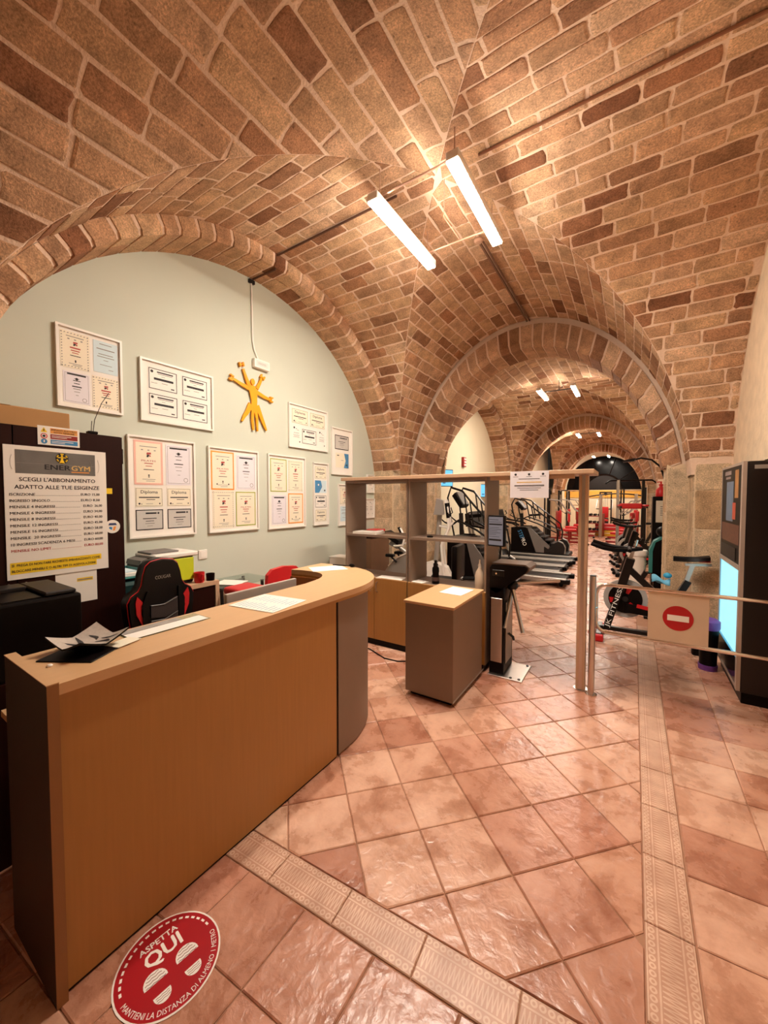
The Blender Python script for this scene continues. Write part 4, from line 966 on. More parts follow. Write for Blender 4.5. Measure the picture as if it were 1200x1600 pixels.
# electrical warning sign
ws_ = thing('warning_sign', 'small white sign about live electrical equipment above the price board', 'sign', (XCUP-.004, .742, 1.895), R90)
M().box(0, .19, -.007, -.0045, 0, .105).make('plate', MT['paper'], ws_)
M().rect(.055, .18, .066, .096, -.0076).make('band', mat('orange_band', '#e6a050', .6), ws_); M().rect(.055, .18, .036, .062, -.0076).make('band', MT['dark_red'], ws_); M().rect(.055, .18, .008, .032, -.0076).make('band', MT['ink_b'], ws_)
m = M(); m.text('IMPIANTI ELETTRICI', .1175, .083, .012, -.0081, align='CENTER', fit=.115, bold=.02); m.text('SOTTO TENSIONE', .1175, .070, .012, -.0081, align='CENTER', fit=.095, bold=.02); m.make('lettering', MT['ink'], ws_)
m = M()
for z, w_ in ((.052, .09), (.044, .07), (.022, .1), (.014, .06)): m.rect(.06, .06+w_, z, z+.003, -.0081)
m.make('lettering', MT['paper'], ws_)
M().add([(.012, -.0078, .07), (.042, -.0078, .07), (.027, -.0078, .097)], [(0, 1, 2)]).make('pictogram', MT['yellow'], ws_)
M().disc(.027, .049, .015, -.0078, 18, r2=.011).make('pictogram', MT['red'], ws_); M().disc(.027, .02, .014, -.0078, 18).make('pictogram', MT['ink_b'], ws_)
m = M(); m.rect(.025, .029, .075, .088, -.0082); m.disc(.027, .049, .007, -.0078, 7); m.make('pictogram', MT['ink'], ws_); M().rect(.0245, .0295, .014, .027, -.0082).make('pictogram', MT['paper'], ws_)
o = M().rbox(0, .05, -.006, -.0045, 0, .035, .0005, 1).make('yellow_label', MT['yellow']); o.location = (XCUP-.004, 1.045, 1.625); o.rotation_euler = (0, 0, R90); tag(o, 'small yellow label peeking out right of the price board', 'label')
st = thing('round_sticker', 'round white sticker with a blue swirl right of the price board', 'sticker', (XCUP-.004, 1.092, 1.42), R90)
M().prism([(.042*math.cos(2*PI*i/24), .042*math.sin(2*PI*i/24)) for i in range(24)], -.006, -.0045, 'y').make('disc', MT['paper'], st)
M().add([(-.024, -.0064, .008), (.024, -.0064, .008), (.018, -.0064, .022), (-.018, -.0064, .022)], [(0, 1, 2, 3)]).make('print', mat('navy_print', '#2b3a68', .6), st); M().add([(0, -.0064, -.025), (.012, -.0064, -.025), (.02, -.0064, 0), (.006, -.0064, 0)], [(0, 1, 2, 3)]).make('print', MT['ink_o'], st); M().add([(-.02, -.0064, -.012), (-.004, -.0064, -.022), (-.002, -.0064, -.004), (-.018, -.0064, 0)], [(0, 1, 2, 3)]).make('print', MT['ink_b'], st)
sh = thing('taped_sheet', 'white sheet with a yellow line taped below the price board', 'paper', (XCUP-.004, .80, .98), R90)
M().box(0, .20, -.006, -.0045, 0, .19).make('sheet', MT['paper'], sh); M().rect(.10, .18, .125, .145, -.0065).make('highlight', MT['yellow'], sh)
m = M(); m.rect(.102, .176, .131, .138, -.0069); m.make('print', MT['ink_g'], sh)
cbx = thing('cardboard_box', 'flat brown cardboard box on top of the dark cupboard', 'box', (-3.30, .35, 1.99))
M().rbox(0, .36, 0, .60, 0, .13, .004, 1).make('carton', MT['card'], cbx); M().box(-.001, .361, .28, .33, .1305, .1315).make('tape', mat('packing_tape', '#c9a878', .4), cbx)
wr_ = thing('wire_clip', 'thin bent wire standing on the cupboard\'s top edge', 'wire', (-2.80, 1.02, 1.992))
M().tube([(0, 0, .01), (.0, .01, .09), (0, .05, .20), (0, .09, .27)], .002, 5).make('wire', MT['dgrey'], wr_); M().tube([(0, -.01, .01), (0, -.005, .08)], .002, 5).make('wire', MT['dgrey'], wr_); M().rbox(-.02, .02, -.03, .02, 0, .016, .003, 1).make('clip', MT['black'], wr_)
# ================================================================== things behind and on the counter
CTZ = 1.0255
# gaming chair: its front faces the counter (+X)
gc = thing('gaming_chair', 'black and red high-backed gaming chair behind the counter', 'chair', (-2.52, 1.255, 0), R90)
half = [(0.0, .70), (.13, .70), (.175, .74), (.19, .82), (.20, .90), (.205, .97), (.185, 1.01), (.145, 1.035), (.125, 1.07), (.115, 1.13), (.098, 1.185), (.07, 1.21), (0, 1.222)]
outl = half+[(-x, z) for x, z in reversed(half[1:-1])]
m = M(); n = len(outl); cx, cz = 0, .95
def scl(k): return [(x*k, cz+(z-cz)*k) for x, z in outl]
vs = []; 
for k, y in ((.97, .06), (1.0, .04), (1.0, -.02), (.96, -.045)): vs += [(x, y, z) for x, z in scl(k)]
fs = [(r*n+i, r*n+(i+1) % n, (r+1)*n+(i+1) % n, (r+1)*n+i) for r in range(3) for i in range(n)]+[tuple(range(n)), tuple(range(4*n-1, 3*n-1, -1))]
bk = m.add(vs, fs).make('backrest', MT['leather'], gc, smooth=True)
M().tube([(x*.985, -.030, cz+(z-cz)*.985) for x, z in outl[1:]], .0035, 6).make('red_piping', MT['red'], bk)
for s in (-1, 1):
    M().prism([(s*.125, .97), (s*.155, 1.01), (s*.165, .97), (s*.16, .90), (s*.13, .83), (s*.118, .845), (s*.135, .90)], -.052, -.044, 'y').make('red_insert', MT['red_pad'], bk)
    M().prism([(s*.095, .75), (s*.125, .82), (s*.13, .95), (s*.10, 1.03), (s*.09, 1.03), (s*.088, .75)], -.058, -.044, 'y').make('side_bolster', MT['leather'], bk)
for z in (.895, .80):
    M().prism([(-.082, z+.045), (0, z+.038), (.082, z+.07), (.082, z-.02), (.0, z-.045), (-.082, z-.03)], -.06, -.045, 'y').make('quilted_panel', mat('grey_quilting', '#3a3130', .5, bump=.2, bscale=200), bk)
    M().tube([(-.082, -.0605, z+.045), (0, -.0605, z+.038), (.082, -.0605, z+.07)], .003, 5).make('seam', MT['grey'], bk)
M().text('COUGAR', 0, 1.095, .030, -.0456, align='CENTER', fit=.095, bold=.01).make('lettering', MT['silver'], bk)
M().rbox(-.25, .25, -.48, .06, .44, .54, .035, 3).make('seat', MT['leather'], gc, smooth=True)
for s in (-1, 1):
    M().rbox(s*.30-.04, s*.30+.04, -.30, .0, .64, .67, .012, 2).make('armrest', MT['black'], gc); M().box(s*.30-.02, s*.30+.02, -.17, -.11, .46, .64).make('arm_support', MT['black_m'], gc); M().box(min(0, s*.3), max(0, s*.3), -.16, -.12, .425, .442).make('arm_bracket', MT['black_m'], gc)
M().cyl((0, -.2, .14), (0, -.2, .44), .028, n=14).make('gas_lift', MT['black_m'], gc, smooth=True)
for k in range(5):
    a = 2*PI*k/5+.3; e = (.30*math.cos(a), -.2+.30*math.sin(a)); lg = M().tube([(0, -.2, .13), (e[0], e[1], .08)], [.03, .02], 8).make('base_spoke', MT['black'], gc)
    M().cyl((e[0]-.02*math.sin(a), e[1]+.02*math.cos(a), .03), (e[0]+.02*math.sin(a), e[1]-.02*math.cos(a), .03), .03, n=12).make('castor', MT['black'], lg)
# beech sideboard
sb = thing('sideboard', 'beech sideboard with a dark open end behind the gaming chair', 'sideboard', (-3.54, 1.18, 0))
M().box(0, .56, 0, .80, .86, .895).make('top', MT['wood_post'], sb); M().box(0, .56, .765, .80, 0, .86).make('end_panel', MT['wood_post'], sb); M().box(0, .56, 0, .03, 0, .86).make('end_panel', MT['wood_post'], sb)
M().box(0, .02, .03, .765, 0, .86).make('back_panel', MT['dark_wood'], sb); M().box(.02, .55, .03, .765, .42, .44).make('shelf', MT['dark_wood'], sb); M().box(.49, .55, .56, .763, .45, .855).make('drawer_front', MT['dark_wood'], sb); M().box(.03, .548, .035, .55, .02, .415).make('cupboard_door', MT['dark_wood'], sb)
# printer on it
pt = thing('office_printer', 'grey and white office printer with a lime side panel on the sideboard', 'printer', (-3.40, 1.475, .895), 0)
M().rbox(0, .32, 0, .34, 0, .235, .02, 2).make('body', MT['dgrey'], pt)
M().rbox(.02, .34, .02, .37, .225, .262, .008, 1).make('lid', MT['white'], pt); M().rbox(.04, .26, .03, .25, .263, .275, .004, 1).make('document_tray', MT['grey'], pt)
M().rbox(.3205, .332, .05, .335, .03, .215, .006, 1).make('side_panel', MT['lime'], pt); M().prism([(.0, .05), (-.06, .05), (-.045, .19), (.0, .225)], .04, .28, 'x').make('feed_flap', MT['dgrey'], pt)
M().prism([(-.046, .192), (-.058, .19), (-.048, .225), (-.001, .238)], .05, .27, 'x').make('control_panel', MT['grey'], pt)
lt = thing('letter_tray', 'stacked teal letter tray full of papers beside the printer', 'letter tray', (-3.30, 1.19, .895))
for k in range(3):
    z = .065*k; t_ = M(); t_.box(0, .30, 0, .21, z, z+.006); t_.box(0, .30, 0, .006, z, z+.05); t_.box(0, .30, .204, .21, z, z+.05); t_.box(0, .006, 0, .21, z, z+.05); t_.make('tray', MT['teal'], lt)
M().rbox(.02, .27, .02, .19, .137, .165, .003, 1).make('papers', MT['paper'], lt); M().prism([(.30, 0), (.34, .02), (.35, .09), (.32, .11), (.30, .11)], .0, .16, 'y').make('front_stop', mat('dark_teal', '#123838', .4), lt)
m = M()
for k in range(3): m.rbox(.04+.02*k, .25, .03+.01*k, .17, .166+.003*k, .168+.003*k, .0005, 1)
m.make('papers', MT['paper_b'], lt)
o = M().lathe([(0, 0), (.036, 0), (.04, .02), (.042, .085), (.038, .085), (.034, .01), (0, .008)], n=20); o.tube([(.04, 0, .07), (.065, 0, .065), (.065, 0, .03), (.04, 0, .02)], .006, 8)
o = o.make('red_mug', MT['red'], smooth=True); o.location = (-3.03, 1.83, .895); tag(o, 'red mug on the sideboard beside the printer', 'mug')
o = M().lathe([(0, 0), (.033, 0), (.036, .06), (.033, .06), (.03, .006), (0, .006)], n=18).make('pen_cup', MT['black'], smooth=True); o.location = (-3.03, 1.93, .895); tag(o, 'small black cup at the sideboard\'s right end', 'cup')
sheets('paper_sheet', 'pinkish papers lying at the sideboard\'s wall side', -3.40, 1.91, .895, .16, .10, 8, .1, mat('pink_paper', '#e3b9ad', .7))
# glass desk
gd = thing('glass_desk', 'frosted glass desk with a dark leg standing against the green wall', 'desk', (-3.52, 2.06, 0))
M().rbox(0, .42, 0, .62, .77, .782, .003, 1).make('glass_top', MT['sm_glass'], gd)
for x, y in ((.06, .06), (.36, .06), (.06, .52), (.36, .52)): M().tube([(x, y, .772), (x+.02, y+.02, 0)], .016, 8).make('leg', MT['dgrey'], gd)
M().box(.04, .30, .03, .30, .60, .72).make('drawer_box', MT['wood_post'], gd); M().tube([(.06, .06, .74), (.06, .52, .74)], .012, 6).make('rail', MT['dgrey'], gd)
M().box(.04, .30, .03, .30, .72, .769).make('drawer_bracket', MT['dgrey'], gd)
sheets('paper_sheet', 'white sheets spread on the glass desk', -3.25, 2.28, .7825, .26, .2, 2, .4)
# red chairs
def red_chair(loc, rz, label):
    t = thing('red_chair', label, 'chair', loc, rz, group='red padded chairs behind the counter')
    M().rbox(-.19, .19, -.2, .2, .60, .67, .03, 3).make('seat', MT['red_pad'], t, smooth=True)
    b = M(); prof = [(-.19, .80), (-.18, .91), (-.13, .955), (0, .97), (.13, .955), (.18, .91), (.19, .80), (.15, .75), (-.15, .75)]
    b.prism(prof, .19, .235, 'y'); b.make('backrest', MT['red_pad'], t)
    M().tube([(0, .19, .62), (0, .25, .66), (0, .245, .80)], .018, 8).make('back_bar', MT['black_m'], t)
    M().cyl((0, 0, .10), (0, 0, .60), .024, n=12).make('column', MT['black_m'], t)
    M().lathe([(0, 0), (.21, 0), (.21, .012), (.05, .035), (.03, .10), (0, .10)], n=24).make('base', MT['black_m'], t, smooth=True)
    return t
red_chair((-2.50, 2.44, 0), R90-.1, 'red padded chair whose rounded back shows above the silver monitor')
o = thing('red_stool', 'red padded stool with only its seat showing beside the glass desk', 'stool', (-2.82, 2.12, 0))
M().rbox(-.13, .13, -.13, .13, .77, .835, .025, 3).make('seat', MT['red_pad'], o, smooth=True); M().cyl((0, 0, .02), (0, 0, .77), .022, n=12).make('column', MT['black_m'], o); M().lathe([(0, 0), (.18, 0), (.18, .01), (.03, .03), (0, .03)], n=20).make('base', MT['black_m'], o)
# monitor seen from behind
mo = thing('monitor', 'large silver monitor seen from behind over the counter', 'monitor', (-1.97, 1.62, .745), R90)
M().rbox(-.275, .275, -.012, .012, .03, .297, .005, 2).make('shell', mat('silver_shell', '#b3a9a1', .35, metal=.15, var=.04), mo); M().rect(-.26, .26, .045, .285, .0126).make('display', MT['win'], mo)
M().prism([(-.09, 0), (.09, 0), (.09, .008), (-.09, .008)], -.06, .09, 'y').make('foot', MT['steel'], mo); M().box(-.05, .05, .013, .02, .006, .14).make('stand', MT['steel'], mo)
pp = thing('paper_holder', 'dark wire holder of loose papers left of the monitor', 'paper holder', (-2.30, 1.73, .0))
M().box(-.10, .10, -.10, .10, .0, .80).make('drawer_unit', MT['dgrey'], pp); M().rbox(-.09, .09, -.09, .09, .801, .83, .003, 1).make('papers', MT['paper'], pp)
for k in range(3): M().tube([(-.09, -.09, .85+.012*k), (.09, -.09, .85+.012*k), (.09, .09, .85+.012*k), (-.09, .09, .85+.012*k)], .003, 5, closed=True).make('wire_tier', MT['silver'], pp)
M().tube([(.09, .09, .80), (.09, .09, .88)], .003, 5).make('wire_upright', MT['silver'], pp)
# black box printer in front of the cupboard
bp_ = thing('black_printer', 'big black box printer with a recessed top at the photo\'s left edge', 'printer', (-2.66, .22, .80))
M().rbox(0, .41, 0, .535, 0, .34, .012, 2).make('body', MT['black'], bp_); m = M(); m.rbox(.02, .39, .02, .17, .341, .362, .006, 1); m.rbox(.02, .39, .40, .52, .341, .362, .006, 1); m.rbox(.02, .14, .17, .40, .341, .362, .004, 1); m.make('lid', MT['dgrey'], bp_); M().box(.15, .38, .18, .39, .3405, .345).make('output_tray', MT['black'], bp_)
o = thing('printer_stand', 'dark stand carrying the black box printer', 'stand', (-2.66, .22, 0)); M().box(0, .42, 0, .56, .77, .80).make('top', MT['dark_wood'], o)
for x in (.0, .39): M().box(x, x+.03, 0, .56, 0, .77).make('side', MT['dark_wood'], o)
# ---- on the counter top
dish = thing('square_dish', 'black and white square dish with upturned corners on the counter', 'dish', (-1.735, .60, CTZ), .25)
m = M(); N_ = 10; vs = []; hw = .092
def dz(u, v): return .018+.034*(abs(u*v))**1.2+.008*max(abs(u), abs(v))**3
for off in (0, -.007):
    for i in range(N_+1):
        for j in range(N_+1):
            u, v = -1+2*i/N_, -1+2*j/N_; vs.append((u*hw, v*hw, dz(u, v)+off))
k = (N_+1)**2; ix = lambda i, j: i*(N_+1)+j
fs = [(ix(i, j), ix(i+1, j), ix(i+1, j+1), ix(i, j+1)) for i in range(N_) for j in range(N_)]
fsb = [tuple(q+k for q in reversed(f)) for f in fs]
bd = [ix(i, 0) for i in range(N_)]+[ix(N_, j) for j in range(N_)]+[ix(i, N_) for i in range(N_, 0, -1)]+[ix(0, j) for j in range(N_, 0, -1)]
sk = [(bd[i], bd[(i+1) % len(bd)], bd[(i+1) % len(bd)]+k, bd[i]+k) for i in range(len(bd))]
m.add(vs, fs, 0); m.add(vs, fsb+sk, 1); m.make('plate', [mat('grey_hatched_glaze', '#b5aaa0', .35, var=.2, scale=90), MT['black']], dish, smooth=True)
m = M()
for pts, w_ in (([(-.9, .05), (-.4, -.1), (.1, -.3), (.8, -.35)], .1), ([(-.5, -.6), (-.1, -.45), (.4, -.55)], .09), ([(.2, .1), (.5, .3), (.9, .2)], .1), ([(.0, .5), (.35, .55), (.7, .75)], .08), ([(-.6, .4), (-.2, .45), (.0, .3)], .07), ([(.3, -.8), (.6, -.6), (.9, -.75)], .08)):
    P = smoothpath(pts, 5); L_ = []; R2 = []
    for i, p in enumerate(P):
        t = w_*math.sin(PI*(i+.3)/(len(P)-.4)); L_.append((p[0], p[1]+t)); R2.append((p[0], p[1]-t))
    for i in range(len(P)-1): m.add([(q[0]*hw, q[1]*hw, dz(*q)+.0012) for q in (L_[i], L_[i+1], R2[i+1], R2[i])], [(0, 1, 2, 3)])
m.make('painted_leaves', MT['ink'], dish, fix=False)
M().lathe([(0, 0), (.04, 0), (.05, .012), (0, .016)], n=20).make('foot', MT['black'], dish)
o = M().rbox(-.10, .10, -.08, .08, 0, .004, .001, 1).make('black_folder', MT['black']); o.location = (-1.70, .565, CTZ); o.rotation_euler = (0, 0, .55); tag(o, 'flat black folder under the square dish', 'folder')
dish.location.z = CTZ+.0045
pd = thing('plastic_sleeve', 'clear plastic sleeve of leaflets on the counter behind the dish', 'sleeve', (-1.74, .88, CTZ), .0)
M().rbox(-.085, .06, -.16, .19, 0, .003, .0008, 1).make('sleeve', MT['sm_glass'], pd)
M().box(-.08, -.03, -.15, .10, .0032, .0042).make('leaflet', mat('grey_leaflet', '#9b9690', .5, var=.5, scale=20), pd); M().box(-.025, .055, -.15, .18, .0032, .0042).make('leaflet', MT['paper'], pd)
sheets('leaflet', 'yellowish leaflet between the square dish and the plastic sleeve', -1.68, .695, CTZ+.0042, .07, .10, 1, .3, MT['paper_y'])
ld_ = thing('laminated_form', 'laminated white form with blue lines at the middle of the counter', 'form', (-1.665, 1.40, CTZ), .12)
M().rbox(-.155, .155, -.135, .135, 0, .0025, .0006, 1).make('sheet', MT['paper'], ld_); m = M(); rn = random.Random(3)
for k in range(11):
    for c in range(2):
        L_ = rn.uniform(.05, .10); m.add([(.135-.026*k, -.115+c*.125, .0030), (.135-.026*k, -.115+c*.125+L_, .0030), (.131-.026*k, -.115+c*.125+L_, .0030), (.131-.026*k, -.115+c*.125, .0030)], [(0, 1, 2, 3)])
m.make('print', MT['ink_b'], ld_, fix=False)
sheets('paper_sheet', 'white sheet on the counter\'s far curved end', -2.08, 2.36, CTZ, .20, .28, 1, -.6)
gl = thing('dark_spectacles', 'dark folded spectacles at the back edge of the counter\'s curved end', 'spectacles', (-2.02, 2.505, CTZ), .1)
M().tube([(-.12, 0, .006), (.03, .0, .008), (.08, .005, .01), (.10, -.01, .02)], .005, 6).make('temple', MT['black'], gl); M().ball((.07, .0, .014), (.03, .014, .014), 10, 6).make('lens', MT['black'], gl)
o = M().lathe([(0, 0), (.008, 0), (.009, .003), (.006, .007), (0, .008)], n=12).make('white_button', MT['white'], smooth=True); o.location = (-1.66, .46, CTZ); tag(o, 'tiny white button on the counter near the dish', 'button')
# white cabinet corner by the shelving
o = thing('white_box', 'small white box against the green wall left of the shelving', 'box', (-3.5, 4.0, 0)); M().rbox(0, .35, 0, .22, 0, .78, .008, 2).make('body', MT['white'], o); M().rbox(-.005, .36, -.005, .225, .781, .80, .004, 1).make('lid', MT['white'], o)
# cable on the floor
o = M().tube([(-2.55, 3.30, .006), (-2.3, 3.27, .006), (-2.05, 3.16, .006), (-1.9, 3.17, .006), (-1.70, 3.30, .006)], .006, 6).make('floor_cable', MT['black'], smooth=True); tag(o, 'black cable on the floor before the shelving doors', 'cable')
# ================================================================== floor sticker
fs_ = thing('floor_sticker', 'round red distance sticker on the floor at the counter\'s foot', 'sticker', (-1.312, .658, .002), 0)
SR = .163
def flat(m, dx=0): return m.xf(Matrix.Rotation(-PI/2, 4, 'X'))
# drawn in XZ, laid flat so that local z -> world y; turned about the vertical afterwards
def lay_flat(m, name, mt, z, ang=1.44, parent=fs_):
    c, s = math.cos(ang), math.sin(ang)
    m.v = [(x*c-zz*s, x*s+zz*c, z-y) for x, y, zz in m.v]
    return m.make(name, mt, parent, fix=False)
m = M(); n = 48; m.v = []; base = M().prism([(SR*math.cos(2*PI*i/n), SR*math.sin(2*PI*i/n)) for i in range(n)], -.001, .0, 'z'); base.make('backing', MT['paper'], fs_)
lay_flat(M().disc(0, 0, SR*.965, 0, 48), 'red_field', mat('sticker_red', '#a5101c', .35, var=.12, scale=4), .0004)
m = M()
for k in range(19):                                                        # dashed arc
    a = math.radians(8+k*9.1)
    c, s = math.cos(a), math.sin(a); r0, r1, h = SR*.84, SR*.885, math.radians(2.6)
    m.add([(r0*math.cos(a-h), 0, r0*math.sin(a-h)), (r1*math.cos(a-h), 0, r1*math.sin(a-h)), (r1*math.cos(a+h), 0, r1*math.sin(a+h)), (r0*math.cos(a+h), 0, r0*math.sin(a+h))], [(0, 1, 2, 3)])
lay_flat(m, 'dashed_arc', MT['paper'], .0008)
m = M(); m.text('ASPETTA', 0, SR*.52, .030, 0, align='CENTER', fit=.125, bold=.05); m.text('QUI', 0, SR*.16, .072, 0, align='CENTER', fit=.118, bold=.06)
lay_flat(m, 'lettering', MT['paper'], .0008)
m = M(); span = math.radians(168); vs, fs = text_geo('MANTIENI LA DISTANZA DI ALMENO 1 METRO', .023, .01)
x0 = min(v[0] for v in vs); wd = max(v[0] for v in vs)-x0
def bend(v):
    a = -PI/2-span/2+span*(v[0]-x0)/wd; r = SR*.915-v[1]; return (r*math.cos(a), 0, r*math.sin(a))
m.add([bend(v) for v in vs], fs)
lay_flat(m, 'lettering', MT['paper'], .0008)
for sx in (-1, 1):                                                         # footprints: sole and heel
    s1 = M(); pts = [(sx*.050+.036*math.cos(a), -.026+.036*math.sin(a)) for a in [-.15+(PI+.3)*i/12 for i in range(13)]]; s1.add([(p[0], 0, p[1]) for p in pts], [tuple(range(13))]); lay_flat(s1, 'footprint', MT['paper'], .0008)
    s2 = M(); pts = [(sx*.048+.026*math.cos(a), -.076+.028*math.sin(a)) for a in [PI-.15+(PI+.3)*i/12 for i in range(13)]]; s2.add([(p[0], 0, p[1]) for p in pts], [tuple(range(13))]); lay_flat(s2, 'footprint', MT['paper'], .0008)
    s3 = M()
    for k in range(5):
        z = -.030+.010*k; wv = [(sx*.050-.030+.006*i, z+.0016*math.sin(i*1.9)) for i in range(11)]; wv = [p for p in wv if ((p[0]-sx*.050)/.033)**2+((z+.026)/.034)**2 < 1]
        for a, b in zip(wv[:-1], wv[1:]): s3.add([(a[0], 0, a[1]), (b[0], 0, b[1]), (b[0], 0, b[1]+.0026), (a[0], 0, a[1]+.0026)], [(0, 1, 2, 3)])
    for k in range(3):
        z = -.080-.007*k; wv = [(sx*.048-.020+.005*i, z+.0012*math.sin(i*1.9)) for i in range(9)]
        for a, b in zip(wv[:-1], wv[1:]): s3.add([(a[0], 0, a[1]), (b[0], 0, b[1]), (b[0], 0, b[1]+.002), (a[0], 0, a[1]+.002)], [(0, 1, 2, 3)])
    lay_flat(s3, 'tread_lines', mat('sole_grey', '#8c6a62', .6), .0012)['kind'] = 'stuff'
# ================================================================== ceiling lamps, rail and conduit
def lamp(x, y, z, L_, label, mt='lamp', rod=True):
    t = thing('ceiling_lamp', label, 'lamp', (x, y, z), 0, group='linear ceiling lamps')
    M().rbox(-.044, .044, -L_/2, L_/2, .0, .06, .004, 1).make('housing', MT['white'], t)
    M().rbox(-.040, .040, -L_/2+.004, L_/2-.004, -.011, -.0005, .004, 2).make('diffuser', MT[mt], t)
    return t
ZL = 3.80
lamp(-1.665, 2.90, ZL, 1.0, 'lit linear ceiling lamp, left one of the nearest pair'); lamp(-1.035, 2.90, ZL, 1.0, 'lit linear ceiling lamp, right one of the nearest pair')
for y, L_, z, nm in ((8.95, .9, 3.82, 'second'), (15.4, .9, 3.82, 'third'), (21.6, .8, 3.62, 'fourth')):
    lamp(-1.70, y, z, L_, 'lit ceiling lamp, left one of the %s pair inside the gym' % nm); lamp(-1.06, y, z, L_, 'lit ceiling lamp, right one of the %s pair inside the gym' % nm)
rl = thing('lamp_rail', 'thin rail and drop wire linking the nearest pair of ceiling lamps', 'rail', (-1.35, 2.90, ZL+.07))
M().tube([(-.33, -.42, 0), (.33, -.42, 0)], .008, 6).make('cross_bar', MT['cable'], rl); M().tube([(-.33, .38, 0), (.33, .38, 0)], .008, 6).make('cross_bar', MT['cable'], rl)
M().tube([(.02, .36, 0), (-.02, .12, .06), (.06, -.05, .22)], .004, 5).make('wire', MT['cable'], rl)
for x in (-.3, .3):
    for y in (-.42, .38): M().tube([(x, y, -.01), (x, y, .20)], .004, 5).make('hanger', MT['cable'], rl)
for y, z, nm in ((8.95, 3.89, 'second'), (15.4, 3.89, 'third')):
    r2 = thing('lamp_rail', 'thin rail between the %s pair of gym lamps' % nm, 'rail', (-1.38, y, z)); M().tube([(-.33, 0, 0), (.33, 0, 0)], .012, 6).make('cross_bar', MT['dgrey'], r2); M().tube([(0, 0, 0), (.05, .3, .18)], .006, 5).make('wire', MT['dgrey'], r2); M().tube([(.0, 0, 0), (0, 0, .22)], .006, 5).make('hanger', MT['dgrey'], r2)
cdm = M(); pts = [web_p for web_p in [wf.P(3.74+.22*i, wf.t(PI/2+.02+.0*i), .026) for i in range(10)]]
cdm.tube(pts, .014, 6); MT['dcable'] = mat('brown_conduit', '#7d5a44', .7); o = cdm.make('vault_conduit', MT['dcable'], smooth=True); tag(o, 'twin conduit running along the crown of the vault towards the gym arch', 'conduit')
o = M().tube([(q[0]+.035, q[1], q[2]-.003) for q in pts], .010, 6).make('vault_cable', MT['dcable'], smooth=True); tag(o, 'thinner cable beside the vault conduit', 'cable')
jb = M().lathe([(0, 0), (.04, 0), (.045, -.02), (.03, -.035), (0, -.036)], (0, 0, 0), 16).make('ceiling_rosette', MT['cable'], smooth=True); p = wf.P(3.70, wf.t(PI/2+.02), .012); jb.location = p; tag(jb, 'round box where the vault conduit starts', 'junction box')
pts = [wr.P(-1.0+.18*i, wr.t(PI/2-.01), .018) for i in range(11)]
o = M().tube(pts, .010, 6).make('vault_wire', mat('brown_wire', '#8a5a3e', .8), smooth=True); tag(o, 'dark wire along the vault crown running right from the lamps', 'wire')
pts = [wl.P(XC-.35-.16*i, wl.t(PI/2-.01), .018) for i in range(10)]+[(XL+.0, YC-.02, ZB+2.37+.06), (XL-.03, YC-.02, ZB+2.375), (XWALL+.03, YC-.03, ZB+2.375)]
o = M().tube(pts, .010, 6).make('vault_wire', mat('brown_wire_left', '#5a3a28', .8), smooth=True); tag(o, 'dark wire along the vault crown running left over the arch ring', 'wire')
